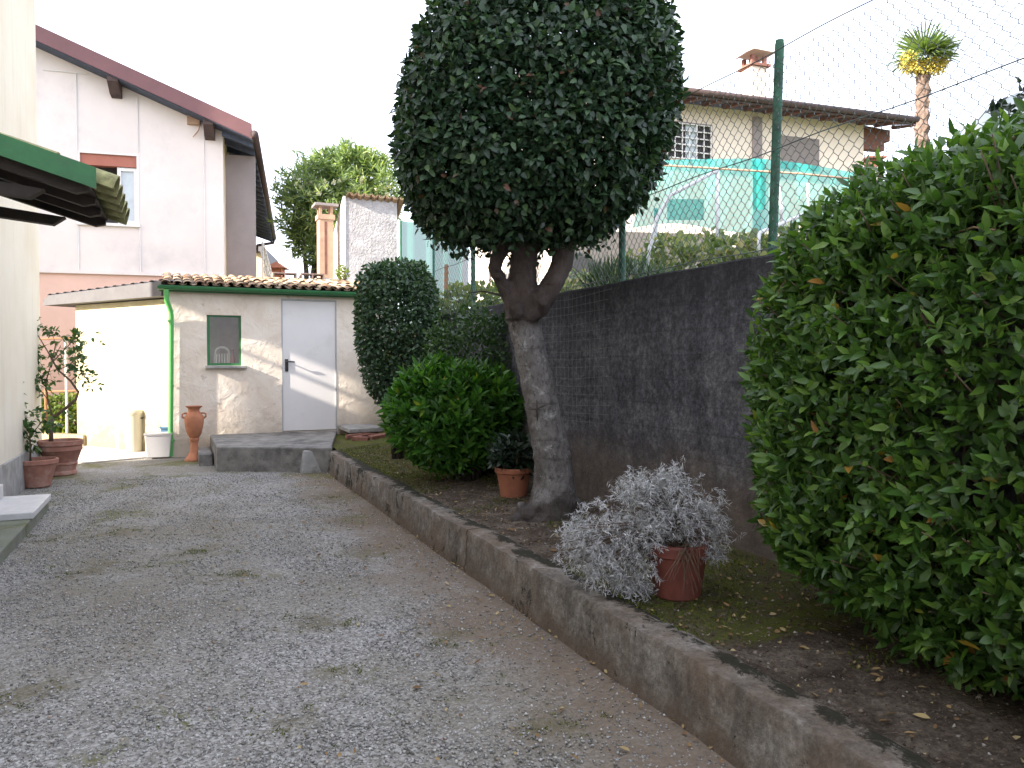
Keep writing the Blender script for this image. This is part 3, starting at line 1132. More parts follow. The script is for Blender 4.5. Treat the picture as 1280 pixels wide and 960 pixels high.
obj('front_wall', b, M['shed'], shed)
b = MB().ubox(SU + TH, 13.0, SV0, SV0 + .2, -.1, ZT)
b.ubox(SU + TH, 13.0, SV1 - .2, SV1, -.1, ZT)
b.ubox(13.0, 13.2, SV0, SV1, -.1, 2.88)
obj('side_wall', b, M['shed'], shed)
b = MB().ubox(SU + TH + .55, SU + TH + .6, SV0 + .2, dv0 - .2, -.05, ZT - .05)
b.ubox(SU + TH, SU + TH + .6, SV0 + .2, dv0 - .2, 1.15, 1.2)
obj('inner_partition', b, M['room'], shed)
# door
dr = obj('door', MB().ubox(SU + .012, SU + .06, dv0 + .02, dv1 - .02, DZ0 + .012, DZ1 - .03), M['door'], shed, bevel=.004)
b = MB()
b.ubox(SU - .004, SU + .08, dv0, dv0 + .02, DZ0, DZ1)
b.ubox(SU - .004, SU + .08, dv1 - .02, dv1, DZ0, DZ1)
b.ubox(SU - .004, SU + .08, dv0 + .02, dv1 - .02, DZ1 - .03, DZ1)
obj('door_frame', b, mat_simple('grey_door_frame', (.40, .39, .385), .6, .1, 6), shed)
b = MB().ubox(SU - .004, SU + .0115, dv0 + .055, dv0 + .105, 1.33, 1.53)
b.tube([UV(SU, dv0 + .08, 1.49), UV(SU - .055, dv0 + .08, 1.49)], .011, 8)
b.tube([UV(SU - .05, dv0 + .07, 1.49), UV(SU - .05, dv0 + .2, 1.485)], .012, 8)
obj('handle', b, M['black'], dr)
# window
wf = MB()
for a_ in ((wv0, wv0 + .045, WZ0, WZ1), (wv1 - .035, wv1, WZ0, WZ1), (wv0 + .045, wv1 - .035, WZ0, WZ0 + .04), (wv0 + .045, wv1 - .035, WZ1 - .03, WZ1)):
    wf.ubox(SU + .03, SU + .075, a_[0], a_[1], a_[2], a_[3])
wfo = obj('window_frame', wf, M['green_paint'], shed)
obj('window_pane', MB().ubox(SU + .05, SU + .054, wv0 + .04, wv1 - .03, WZ0 + .035, WZ1 - .025), M['glass'], wfo)
obj('window_sill', MB().ubox(SU - .07, SU + .028, wv0 - .03, wv1 + .08, WZ0 - .045, WZ0 - .002), M['concrete'], shed, bevel=.006)
# roof: boards, gutter, pipe, tiles
so = UV(SU - .13, SV0 - .12, 2.665)
s_sl = .155
ssl = (DU + Vector((0, 0, s_sl))).normalized()
sup = DV.cross(ssl).normalized()
if sup.z < 0:
    sup = -sup
b = MB().prism([UV(SU - .10, SV0 - .1, 2.625), UV(13.25, SV0 - .1, 2.625 + s_sl * 2.63), UV(13.25, SV0 - .1, 2.66 + s_sl * 2.63), UV(SU - .10, SV0 - .1, 2.66)], DV * (SV1 - SV0 + .2))
obj('roof_deck', b, M['brown_wood'], shed)
b = MB()
tile_roof(b, so, DV, ssl, 23, 7, (SV1 - SV0 + .24) / 23, .46, sup, .014, .62)
obj('roof_tiles', b, M['tile'], shed, smooth=True, sharp=45)
b = MB()   # half-round gutter
prof = [(math.cos(a) * .06, math.sin(a) * .06) for a in np.linspace(math.pi, 2 * math.pi, 9)]
prof += [(x * .88, y * .88) for x, y in reversed(prof)]
b.prism([UV(SU - .165 + x, SV0 - .16, 2.64 + y) for x, y in prof], DV * (SV1 - SV0 + .3))
b.ubox(SU - .105, SU - .099, SV0 - .14, SV1 + .1, 2.56, 2.66)
obj('gutter', b, M['green_paint'], shed, smooth=True, sharp=40)
gv = SV0 - .04
b = MB().tube([UV(SU - .165, gv, 2.585), UV(SU - .165, gv, 2.50), UV(SU - .15, gv + .005, 2.42), UV(SU - .08, gv + .06, 2.26), UV(SU - .055, gv + .065, 2.15), UV(SU - .055, gv + .05, 1.2), UV(SU - .055, gv + .03, .02)], .038, 12)
for z in (2.1, 1.1, .25):
    b.tube([UV(SU - .055, gv + .05, z), UV(SU - .055, gv + .05, z + .03)], .043, 12)
obj('downpipe', b, M['green_bright'], shed, smooth=True, sharp=40)

# things behind the shed window
p = UV(SU + .34, (wv0 + wv1) / 2 - .02, 1.2)
b = MB()
for k in range(5):
    x = -.09 + k * .045
    b.tube([p + DV * x, p + DV * (x * .9) + Vector((0, 0, .42))], .012, 6)
arc = [p + DV * (math.cos(a) * .11) + Vector((0, 0, .42 + math.sin(a) * .1)) for a in np.linspace(math.pi, 0, 9)]
b.tube([p - DV * .11] + arc + [p + DV * .11], .02, 8)
tag(obj('plastic_chair', b, M['bin'], smooth=True), 'cream slatted chair back seen inside the shed window', 'chair')
p = UV(SU + .36, (wv0 + wv1) / 2 + .14, 1.2)
b = MB().lathe(p, [(.045, 0), (.05, .02), (.05, .3), (.04, .36), (.018, .40), (.018, .46), (.022, .47), (.022, .49)], 16)
tag(obj('bottle', b, M['bottle'], smooth=True, sharp=40), 'tall reddish bottle standing behind the shed window pane', 'bottle')

# platform before the door
f0, f1 = on_z(271, 589, 0), on_z(416, 591, 0)
pl = MB()
ring = [f0, f1, UV(8.35, .1), UV(SU - .002, .62), UV(SU - .002, uv_of(f0)[1] - .02)]
ring = [Vector((q.x, q.y, -.05)) for q in ring]
pl.prism(ring, (0, 0, .385))
tag(obj('door_platform', pl, M['concrete_dark'], bevel=.02), 'raised dark concrete platform in front of white shed door', 'platform')
b = MB()
q0 = on_z(249, 583, 0)
qu, qv = uv_of(q0)
b.ubox(qu, SU - .3, qv, uv_of(f0)[1] - .025, -.03, .17)
tag(obj('side_step', b, M['concrete_dark'], bevel=.015), 'small low concrete step left of the door platform', 'step')
q = on_z(395, 591, 0)
qu, qv = uv_of(q)
b = MB()
lo_ = [UV(qu - .02, qv - .2, -.02), UV(qu - .02, qv + .2, -.02), UV(qu + .28, qv + .19, -.02), UV(qu + .28, qv - .19, -.02)]
hi_ = [UV(qu + .05, qv - .155, .30), UV(qu + .05, qv + .13, .295), UV(qu + .24, qv + .12, .295), UV(qu + .24, qv - .15, .30)]
b.add(lo_ + hi_, [(0, 3, 2, 1), (4, 5, 6, 7), (0, 1, 5, 4), (1, 2, 6, 5), (2, 3, 7, 6), (3, 0, 4, 7)])
b.f = [tuple(reversed(f)) for f in b.f]
tag(obj('stone_block', b, M['concrete'], bevel=.025), 'tapered grey stone block leaning before the concrete platform', 'block')
# coping strip on bricks at the right end
c0 = UV(9.9, .66, 0)
b = MB().prism([UV(9.75, .63, .36), UV(9.85, 1.2, .36), UV(SU - .01, 1.2, .36), UV(SU - .01, .63, .36)], (0, 0, .07))
tag(obj('stone_coping', b, M['concrete'], bevel=.012), 'sunlit flat coping slab on bricks beside the shed door', 'slab')
bk = MB().box((-.125, -.06, 0), (.25, 0, 0), (0, .12, 0), (0, 0, .065))
proto = obj('brick', bk, M['brick'], bevel=.006)
proto.name = 'brick'
spots = [(9.72, .70, .285, .1), (9.74, .96, .29, -.2), (9.6, .8, .28, .9), (9.45, 1.0, .285, .3), (9.62, 1.12, .29, 1.3), (9.35, .72, .275, -.5)]
for i, (u, v, z, a) in enumerate(spots):
    o = proto if i == 0 else proto.copy()
    if i:
        COL.objects.link(o)
    o.location = UV(u, v, z)
    o.rotation_euler = (random.uniform(-.08, .08), random.uniform(-.1, .1), a + .4)
    tag(o, 'old red brick lying loose below the pale coping slab', 'brick', 'loose bricks below the coping slab')

# ------------------------------------------------------------------ sunlit annex wall left of the shed
a0 = UV(SU + .25, SV0 + .0, 0)
a1 = on_z(97, 557.5, 0)
av = (a1 - a0)
adir = av.normalized()
anrm = Vector((-adir.y, adir.x, 0))
if anrm.y < 0:
    anrm = -anrm
ann = thing('annex', 'sunlit cream annex wall with grey roof edge beside shed', 'annex', (a0 + a1) / 2)
b = MB().box(a0 + Vector((0, 0, -.1)), av, anrm * 2.2, (0, 0, 2.58))
obj('wall', b, M['annex'], ann)
zl = at(66, 374, a1.y).z
b = MB()
o0 = a0 - adir * .12 - anrm * .22
b.prism([o0 + Vector((0, 0, 2.50)), o0 + av * 1.28 + Vector((0, 0, 2.49)), o0 + av * 1.28 + Vector((0, 0, 2.58)), o0 + av * 1.22 + Vector((0, 0, 2.66)), o0 + Vector((0, 0, 2.73))], anrm * 2.6)
obj('roof_slab', b, M['zinc'], ann)
b = MB()
for i in range(14):
    k = i / 13
    coppo(b, o0 + av * (1.2 * k) + Vector((0, 0, 2.74 - .07 * k)), anrm, adir, Vector((0, 0, 1)), 2.5, .075, .07, rise=.3)
obj('roof_tiles', b, M['zinc'], ann, smooth=True, sharp=45)

# paved sunlit strip in front of the annex
pv = MB().prism([a0 - anrm * 1.3 + adir * .15 + Vector((0, 0, .004)), a1 - anrm * 1.3 + adir * 1 + Vector((0, 0, .004)), a1 + adir * 1 - anrm * .002 + Vector((0, 0, .004)), a0 - anrm * .002 + Vector((0, 0, .004))], (0, 0, .018))
structure(obj('concrete_apron', pv, mat_simple('pale_concrete', (.52, .49, .44), .9, .12, 4, .3, .006, 40)))

# low wall, railing and sunlit bush in the gap
g0 = on_z(50, 556, 0)
g1 = on_z(104, 559, 0)
gd = (g1 - g0).normalized()
gn = Vector((-gd.y, gd.x, 0))
b = MB().box(g0 - gd * 1.6 + Vector((0, 0, -.05)), gd * (1.6 + (g1 - g0).length), gn * .18, (0, 0, .26))
tag(obj('low_wall', b, M['annex'], bevel=.01), 'low cream wall below the railing behind the potted trees', 'wall')
rl = thing('railing', 'thin weathered metal railing behind the potted citrus tree', 'railing', g0)
for k, px in enumerate((58, 84, 99)):
    q = at(px, 545, g0.y + .1)
    obj('post', MB().tube([Vector((q.x, q.y, .2)), Vector((q.x, q.y, 1.95 if px > 80 else 1.0))], .022, 8), M['white_pipe'] if px == 84 else M['rust'], rl)
for z in (.95, 1.9):
    obj('rail', MB().tube([Vector((at(52, 500, g0.y + .1).x, g0.y + .1, z)), Vector((at(99, 500, g0.y + .1).x, g0.y + .1, z + .02))], .018, 6), M['rust'], rl)


def bush(name, label, cat, c, half, n, L, W, mat, ex=2.0, thick=.7, stems=5, group=None, droop=.2, lump=.15, lsc=2.2, per=0, spread=1.0, smat='twig', up=.5, taper=None):
    """loose shrub: foliage and stems as parts"""
    c = Vector(c)
    t = thing(name, label, cat, c, group)
    cc = np.array([c.x, c.y, c.z + half[2]])
    if per:
        P, N = shell(n // per, half, ex, thick, lump, lsc, taper=taper, seed=c.x)
        A = nrm(N + np.array([0, 0, up]) + rng.normal(size=P.shape) * .45)
        B, AX, NO = whorls(P + cc, A, per, spread)
        leaves('foliage', B, AX, NO, L * (.7 + .5 * rng.random(len(B))), W * (.8 + .4 * rng.random(len(B))), mat, t, droop=droop)
    else:
        P, N = shell(n, half, ex, thick, lump, lsc, taper=taper, seed=c.x)
        A = nrm(N * .8 + np.array([0, 0, up]) + rng.normal(size=P.shape) * .7)
        leaves('foliage', P + cc, A, nrm(N + rng.normal(size=P.shape) * .6 + np.array([0, 0, .5])), L * (.7 + .5 * rng.random(n)), W * (.8 + .4 * rng.random(n)), mat, t, droop=droop)
    if stems:
        sb = MB()
        for k in range(stems):
            a = k * 2.4 + random.random()
            e = Vector((math.cos(a) * half[0] * .55, math.sin(a) * half[1] * .55, half[2] * (1.0 + .5 * random.random())))
            s0 = Vector((math.cos(a) * .05, math.sin(a) * .05, -.02))
            mid = s0.lerp(e, .5) + Vector((0, 0, -.08 * half[2]))
            sb.tube([c + s0, c + mid, c + e], [.02 + .012 * half[2], .014, .006], 6)
        obj('stem', sb, M[smat], t, smooth=True)
    return t


q = at(72, 520, 14.6)
bush('sunlit_bush', 'yellow green sunlit bush in the gap behind the railing', 'bush', (q.x, 14.9, 0), (.75, .5, .42), 1600, .10, .035, M['leaf_yellow'])

# ------------------------------------------------------------------ white gabled house behind, left
HD = Vector((-.268, .963, 0))
HA = Vector((.963, .268, 0))
T = at(312, 158, 16.3)
W0 = Vector((-6.2, 16.59, 0))
h2 = thing('gabled_house', 'white gabled house with pink ground floor and red verge', 'house', W0 + HA * -3)
zs = .40
def gz(k):          # underside of the roof along the gable; k metres left of the wall corner
    return 6.42 + zs * k
b = MB()
wl = 8.0
def gable_poly(k0, k1, z0):
    return [W0 + HA * -k0 + Vector((0, 0, z0)), W0 + HA * -k1 + Vector((0, 0, z0)), W0 + HA * -k1 + Vector((0, 0, gz(k1))), W0 + HA * -k0 + Vector((0, 0, gz(k0)))]
wq0, wq1 = None, None
def k_at(px):
    r = ray(px, 300)
    n_ = HD
    t = (W0 - Vector((0, 0, CAMZ))).dot(n_) / r.dot(n_)
    return -(Vector((0, 0, CAMZ)) + r * t - W0).dot(HA)
def z_at(px, py):
    r = ray(px, py)
    t = (W0 - Vector((0, 0, CAMZ))).dot(HD) / r.dot(HD)
    return (Vector((0, 0, CAMZ)) + r * t).z
kw1, kw0 = k_at(101), k_at(172)
zw1, zw0 = z_at(136, 193), z_at(136, 279)
zb = z_at(160, 342)
def gquad(ka, kb_, za, zb_f):
    b.prism([W0 - HA * ka + Vector((0, 0, za)), W0 - HA * kb_ + Vector((0, 0, za)), W0 - HA * kb_ + Vector((0, 0, zb_f(kb_))), W0 - HA * ka + Vector((0, 0, zb_f(ka)))], HD * .3)
gquad(0, kw0, zb, gz)
gquad(kw1, wl, zb, gz)
gquad(kw0, kw1, zb, lambda k: zw0)
gquad(kw0, kw1, zw1, gz)
obj('gable_wall', b, M['gable'], h2)
b = MB().box(W0 + HD * .02 + Vector((0, 0, -.1)), HA * -wl, HD * .3, (0, 0, zb + .099))
obj('lower_wall', b, M['pink'], h2)
b = MB().box(W0 + HD * -.035 + Vector((0, 0, zb - .03)), HA * -wl, HD * .034, (0, 0, .07))
obj('string_course', b, M['gable'], h2)
b = MB()
b.box(W0 + HD * .32 + HA * -.3 + Vector((0, 0, 0)), HD * 13.0, HA * .3, (0, 0, 6.36))
obj('side_wall', b, M['yellow_wall'], h2)
b = MB().box(W0 + HD * .6 + HA * .004 + Vector((0, 0, zb - .1)), HD * .25, HA * .62, (0, 0, 6.2 - zb))
obj('wing_wall', b, M['wing'], h2)
for k in (3.0, 5.5, 8.5):
    b = MB().box(W0 + HD * k + HA * .003 + Vector((0, 0, 3.4)), HD * 1.1, HA * .02, (0, 0, 2.1))
    obj('side_window', b, M['dark_room'], h2)
b = MB()
for z in (3.4, 3.7, 4.0, 4.3):
    b.tube([W0 + HD * 1.2 + HA * .75 + Vector((0, 0, z)), W0 + HD * 7 + HA * .75 + Vector((0, 0, z))], .02, 5)
for k in range(6):
    b.tube([W0 + HD * (1.2 + k * 1.15) + HA * .75 + Vector((0, 0, 3.3)), W0 + HD * (1.2 + k * 1.15) + HA * .75 + Vector((0, 0, 4.3))], .02, 5)
b.box(W0 + HD * .9 + HA * .005 + Vector((0, 0, 3.1)), HD * 6.2, HA * .85, (0, 0, .16))
obj('balcony', b, M['white_frame'], h2)
# roof: sloping slab, verge, gutter
te = W0 + HD * -.45 + HA * .62
zt = gz(0) - zs * .62
b = MB().prism([te + Vector((0, 0, zt)), te + HA * -9.5 + Vector((0, 0, zt + zs * 9.5)), te + HA * -9.5 + Vector((0, 0, zt + .09 + zs * 9.5)), te + Vector((0, 0, zt + .09))], HD * 13.9)
obj('roof', b, M['blue_soffit'], h2)
b = MB().prism([te + HD * -.03 + Vector((0, 0, zt + .02)), te + HD * -.03 + HA * -9.5 + Vector((0, 0, zt + .02 + zs * 9.5)), te + HD * -.03 + HA * -9.5 + Vector((0, 0, zt + .33 + zs * 9.5)), te + HD * -.03 + Vector((0, 0, zt + .33))], HD * .028)
obj('verge_board', b, M['red_fascia'], h2)
b = MB().prism([te + HD * -.01 + Vector((0, 0, zt + .092)), te + HA * -9.5 + HD * -.01 + Vector((0, 0, zt + .092 + zs * 9.5)), te + HA * -9.5 + HD * -.01 + Vector((0, 0, zt + .25 + zs * 9.5)), te + HD * -.01 + Vector((0, 0, zt + .25))], HD * 13.9)
obj('roof_covering', b, M['red_fascia'], h2)
b = MB().tube([te + HA * .05 + HD * -.03 + Vector((0, 0, zt + .12)), te + HA * .05 + HD * 13.9 + Vector((0, 0, zt + .12))], .085, 10)
ee = te + HD * 13.6
b.tube([ee + HA * .05 + Vector((0, 0, zt + .03)), ee + HA * .03 + Vector((0, 0, zt - .1)), ee + HA * -.55 + Vector((0, 0, zt - .22)), ee + HA * -.58 + Vector((0, 0, zt - .5))], .055, 8)
obj('gutter', b, M['brown_wood'], h2, smooth=True)
for i in range(22):
    b = MB().prism([te + HD * (.25 + i * .63) + Vector((0, 0, zt - .002)), te + HD * (.25 + i * .63) + HA * -.62 + Vector((0, 0, zt - .002 + zs * .62)), te + HD * (.25 + i * .63) + HA * -.62 + Vector((0, 0, zt - .13 + zs * .62)), te + HD * (.25 + i * .63) + Vector((0, 0, zt - .09))], HD * .1)
    obj('rafter', b, M['blue_soffit'], h2)
for px in (142, 258):
    k = k_at(px)
    b = MB().prism([W0 - HA * k + Vector((0, 0, gz(k) - .005)), W0 - HA * k + HD * -.42 + Vector((0, 0, gz(k) - .005)), W0 - HA * k + HD * -.42 + Vector((0, 0, gz(k) - .12)), W0 - HA * k + HD * -.2 + Vector((0, 0, gz(k) - .3)), W0 - HA * k + Vector((0, 0, gz(k) - .34))], HA * .2)
    obj('purlin_end', b, M['brown_wood'], h2)
# window of the gable
win = thing('x', None, None, (0, 0, 0))
bpy.data.objects.remove(win)
def wp(k, z, off):
    return W0 - HA * k + HD * off + Vector((0, 0, z))
def wbox(ka, kb_, za, zb_, o0_, o1_):
    return MB().box(wp(ka, za, o0_), HA * -(kb_ - ka), HD * (o1_ - o0_), (0, 0, zb_ - za))
wdo = obj('window', wbox(kw0 + .01, kw1 - .01, zw0 + .01, zw1 - .01, .28, .3), M['dark_room'], h2)
obj('shutter_box', wbox(kw0 + .003, kw1 - .003, zw1 - .23, zw1 - .003, .03, .2), M['shutter'], wdo)
km = kw0 + (kw1 - kw0) * .36
b = MB()
for a_ in ((kw0 + .01, kw0 + .07), (km - .07, km)):
    b.add(*[(x) for x in (lambda m_: (m_.v, m_.f))(wbox(a_[0], a_[1], zw0 + .01, zw1 - .24, .06, .12))])
for z_ in (zw0 + .01, zw1 - .31):
    mb_ = wbox(kw0 + .07, km - .07, z_, z_ + .07, .06, .12)
    b.add(mb_.v, mb_.f)
obj('window_frame', b, M['white_frame'], wdo)
obj('curtain', wbox(kw0 + .07, km - .07, zw0 + .08, zw1 - .31, .09, .1), M['curtain'], wdo)
obj('window_sill', wbox(kw0 - .06, kw1 + .06, zw0 - .06, zw0 - .002, -.06, .1), M['white_frame'], wdo)
mb_ = wbox(kw1 - .001, kw1 + .035, zw0, zw1 + .03, -.012, .0)
m2 = wbox(kw0 - .035, kw0 + .001, zw0, zw1 + .03, -.012, .0)
m3 = wbox(kw0, kw1, zw1, zw1 + .03, -.012, .0)
mb_.add(m2.v, m2.f).add(m3.v, m3.f)
obj('window_surround', mb_, M['white_frame'], wdo)
b = MB()
for px, y0, y1 in ((98, 92, 338), (175, 280, 340), (174, 122, 190), (256, 163, 341)):
    k = k_at(px)
    b.tube([wp(k, z_at(px, y1), -.012), wp(k, z_at(px, y0), -.012)], .012, 4)
b.tube([wp(k_at(57), z_at(57, 88), -.012), wp(k_at(112), z_at(112, 93), -.012)], .012, 4)
obj('wall_cable', b, M['white_frame'], h2)
b = MB()
cab = [(202, 118), (207, 128), (216, 134), (224, 128), (232, 140), (245, 148), (252, 155), (250, 164), (243, 172)]
b.tube([wp(k_at(x), z_at(x, y), -.05) for x, y in cab], .012, 4)
b.box(wp(k_at(236), z_at(236, 156), -.08), HA * .25, HD * .08, (0, 0, .2))
obj('loose_cable', b, M['tan_chimney'], h2)

# unseen tall house, added further left to throw shade over the white gable
nb = thing('added_shade_house', 'unseen tall plastered house added left to shade the white gable', 'house', (-20, 11, 0))
o_ = Vector((-18.2, 6.9, 0)); ex_ = Vector((-.85, -.52, 0)).normalized(); ey_ = Vector((-.52, .85, 0)).normalized()
obj('wall', MB().box(o_ + Vector((0, 0, -.1)) + ey_ * 1.85, ex_ * 7, ey_ * 4.5, (0, 0, 13.4)), M['gable'], nb)
obj('roof', MB().prism([o_ + ey_ * 1.6 + Vector((0, 0, 13.31)), o_ + ey_ * 6.6 + Vector((0, 0, 13.31)), o_ + ey_ * 4.1 + Vector((0, 0, 14.2))], ex_ * 7.3), M['red_fascia'], nb)

# small far house and its chimney beyond
q = at(318, 340, 40)
fh = thing('far_house', 'small far yellow house end with grey roof past the gutter', 'house', (q.x, 40, 0))
b = MB().prism([at(310, 348, 40), at(333, 348, 40), at(331, 322, 40), at(326, 312, 40), at(310, 312, 40)], (-.8, 4, 0))
obj('wall', b, M['yellow_wall'], fh)
b = MB().prism([at(308, 306, 39.5), at(327, 306, 39.5), at(337, 343, 39.5), at(334, 344, 39.5), at(325, 314, 39.5), at(308, 314, 39.5)], (-1, 6, 0))
obj('roof', b, M['zinc'], fh)
ch = thing('far_chimney', 'small far terracotta chimney with peaked cap above shed roof', 'chimney', at(346, 345, 24))
c = at(346, 346, 24)
obj('stack', MB().box(c + Vector((-.2, -.2, -.6)), (.4, 0, 0), (0, .4, 0), (0, 0, .85)), M['terracotta'], ch)
obj('cap', MB().add([c + Vector((x, y, .25)) for x, y in ((-.33, -.33), (.33, -.33), (.33, .33), (-.33, .33))] + [c + Vector((0, 0, .48))], [(3, 2, 1, 0), (0, 1, 4), (1, 2, 4), (2, 3, 4), (3, 0, 4)]), M['terracotta'], ch)

# hollow blocks on the shed roof
def block(px0, px1, py1, u, label):
    v0, v1 = v_at(px0, u), v_at(px1, u)
    z0 = on_u(px0, py1, u).z
    z1 = z0 + .14
    b = MB()
    t = .025
    b.ubox(u, u + .25, v0, v1, z0, z0 + t)
    b.ubox(u, u + .25, v0, v1, z1 - t, z1)
    for k in range(3):
        vv_ = v0 + (v1 - v0 - t) * k / 2
        b.ubox(u + .001, u + .249, vv_, vv_ + t, z0 + t, z1 - t)
    return tag(obj('hollow_block', b, M['block']), label, 'block', 'hollow blocks on the shed roof')
block(342, 372, 349, 13.02, 'hollow clay block on shed roof beside the small far chimney')
block(377, 406, 350, 13.02, 'hollow clay block on shed roof below the tall tan chimney')
b = MB().ubox(13.28, 13.5, v_at(396, 13.28), v_at(452, 13.28), 2.6, 3.16)
tag(obj('white_parapet', b, M['stucco_white_or_lit']), 'low white parapet at the foot of the tan chimney', 'parapet')
q = on_u(428, 346, 13.2)
bush('roof_weed', 'tiny green weed growing on the shed roof ridge', 'weed', (q.x, q.y, q.z - .05), (.12, .1, .13), 160, .07, .015, M['leaf_yellow'], stems=3)

# tan chimney behind the shed
cv0, cv1 = v_at(400, 13.8), v_at(418, 13.8)
zc = on_u(409, 262, 13.8).z
chn = thing('tan_chimney', 'tall slender tan chimney with flat cap behind shed roof', 'chimney', UV(13.8, cv0, 2.4))
b = MB().ubox(13.8, 13.8 + (cv1 - cv0), cv0, cv1, 2.4, zc - .2)
obj('stack', b, M['tan_chimney'], chn, bevel=.01)
b = MB().ubox(13.797, 13.8, cv0 + .11, cv0 + .16, 3.3, zc - .25)
obj('flue_groove', b, M['red_wood'], chn)
b = MB().ubox(13.78, 13.82 + (cv1 - cv0), cv0 - .025, cv1 + .025, zc - .2, zc - .1)
obj('collar', b, M['tan_chimney'], chn)
for vv_ in (cv0 + .01, cv1 - .06):
    for uu_ in (13.81, 13.75 + (cv1 - cv0)):
        obj('cap_post', MB().ubox(uu_, uu_ + .05, vv_, vv_ + .05, zc - .1, zc + .07), M['tan_chimney'], chn)
b = MB().ubox(13.72, 13.88 + (cv1 - cv0), cv0 - .09, cv1 + .09, zc + .07, zc + .12)
obj('cap', b, M['wing'], chn)

# stuccoed wall block with tiled top
sb0, sb1 = v_at(433, 13.5), v_at(497, 13.5)
zt_ = on_u(450, 248, 13.5).z
sw = thing('stucco_outbuilding', 'rough grey stucco outbuilding end with wavy tiled top edge', 'outbuilding', UV(13.5, (sb0 + sb1) / 2, 2.0))
b = MB().prism([UV(13.5, sb0, 1.9), UV(16.2, sb0, 1.9), UV(16.2, sb0, 3.3), UV(13.5, sb0, zt_)], DV * (sb1 - sb0))
obj('wall', b, M['stucco'], sw)
b = MB().prism([UV(13.49, sb0 - .05, 1.9), UV(16.2, sb0 - .05, 1.9), UV(16.2, sb0 - .05, 3.34), UV(13.49, sb0 - .05, zt_ + .02)], DV * .049)
obj('side_wall', b, M['stucco_white_or_lit'], sw)  # same stucco as the front, coloured whiter so this side looks sunlit
b = MB()
nt_ = 8
for k in range(nt_):
    bs = UV(13.4, sb0 + (sb1 + .1 - sb0) * (k + .5) / nt_, zt_ + .02)
    dirb = (DU * 2.7 + Vector((0, 0, 3.3 - zt_))).normalized()
    coppo(b, bs, dirb, DV, Vector((0, 0, 1)), 2.9, .075, .07, rise=.9)
    coppo(b, bs + DV * .07 + Vector((0, 0, .05)), dirb, DV, Vector((0, 0, -1)), 2.9, .06, .06, rise=.8)
obj('tiles', b, M['tile'], sw, smooth=True, sharp=45)

# oleander tree
otc = at(420, 262, 18.5)
ol = thing('oleander_tree', 'tall oleander tree with white flowers behind tan chimney', 'tree', (otc.x - .3, 18.5, 1.9))
Bs, As, Ns = [], [], []
lobes = [((398, 232), .95), ((440, 222), .95), ((475, 232), .85), ((378, 262), .8), ((420, 258), 1.0), ((372, 235), .55), ((455, 262), .9), ((388, 300), .6), ((372, 288), .35), ((402, 318), .45), ((440, 200), .45), ((410, 208), .5), ((466, 208), .4)]
for (px, py), r in lobes:
    c = at(px, py, 18.5 + random.uniform(-.5, .5))
    P, N = shell(int(190 * r), (r, r * .9, r * .85), 2, .8, .45, 2.0, seed=px)
    P = P + np.array(c)
    B, A, NO = whorls(P, nrm(N + np.array([0, 0, .7]) + rng.normal(size=P.shape) * .5), 8, 1.0, .03)
    Bs.append(B); As.append(A); Ns.append(NO)
Bs, As, Ns = map(np.concatenate, (Bs, As, Ns))
leaves('crown', Bs, As, Ns, .20 * (.7 + .5 * rng.random(len(Bs))), .020, M['leaf_oleander'], ol, droop=.2)
for k in range(44):
    px, py = random.choice([(374, 226), (388, 226), (430, 226), (440, 236), (452, 228), (412, 232), (480, 236), (398, 240)])
    fc = np.array([list(at(px + random.gauss(0, 5), py + random.gauss(0, 4), 17.75 + random.uniform(-.1, .2)))])
    Bf, Af, Nf = whorls(fc, rand_dir(1) + np.array([0, -.6, .5]), 7, 1.2, .006)
    leaves('flower_head', Bf, Af, Nf, .075, .03, M['flower'], ol)
b = MB()
bt = Vector((at(385, 330, 18.5).x, 18.5, 1.9))
for tx, ty in ((395, 240), (430, 235), (375, 262), (462, 245), (400, 300)):
    e = at(tx, ty, 18.5)
    b.tube([bt + Vector((random.uniform(-.1, .1), 0, 0)), bt.lerp(e, .5) + Vector((.05, 0, .15)), e], [.09, .06, .02], 6)
obj('trunk', b, M['dark_twig'], ol, smooth=True)

# green netting fence right of the outbuilding
gf = thing('netted_fence', 'green mesh netting fence panel right of the stucco outbuilding', 'fence', UV(13.4, 3.0, 2))
b = MB().grid(lambda a, c: UV(13.4 + .03 * math.sin(a * 25), sb1 + .05 + 1.5 * a, 2.0 + (2.45 - .15 * a) * c), 40, 6)
obj('netting', b, M['green_net'], gf)
for k in range(3):
    obj('post', MB().tube([UV(13.44, sb1 + .06 + .72 * k, 1.9), UV(13.44, sb1 + .06 + .72 * k, 4.45)], .025, 8), M['green_post'], gf)

# ------------------------------------------------------------------ chain-link fence on the retaining wall
FV, FZ0, FZ1 = 1.35, WT, 3.27
FU0, FU1 = -1.6, 7.65
fe = thing('chain_link_fence', 'green chain link fence with posts on top of the dark wall', 'fence', UV(2.5, FV, WT))
mw = MB()
pit, stp = .034, .040
ncol = int((FU1 - FU0) / pit)
nrow_ = int((FZ1 - FZ0 - .03) / stp)
for k in range(ncol):
    pts = []
    for j in range(nrow_ + 1):
        right = (j + k) % 2
        u_ = FU0 + (k + (1.04 if right else -.04)) * pit
        z_ = FZ0 + .02 + j * stp
        off = .0025 * (1 if right else -1) + .014 * math.sin(u_ * 1.9) * math.sin(j * .11)
        pts.append(UV(u_, FV + off, z_ - stp * .17))
        pts.append(UV(u_, FV + off, z_ + stp * .17))
    mw.tube(pts, .0021, 3, cap=False)
obj('mesh', mw, M['mesh_wire'], fe)
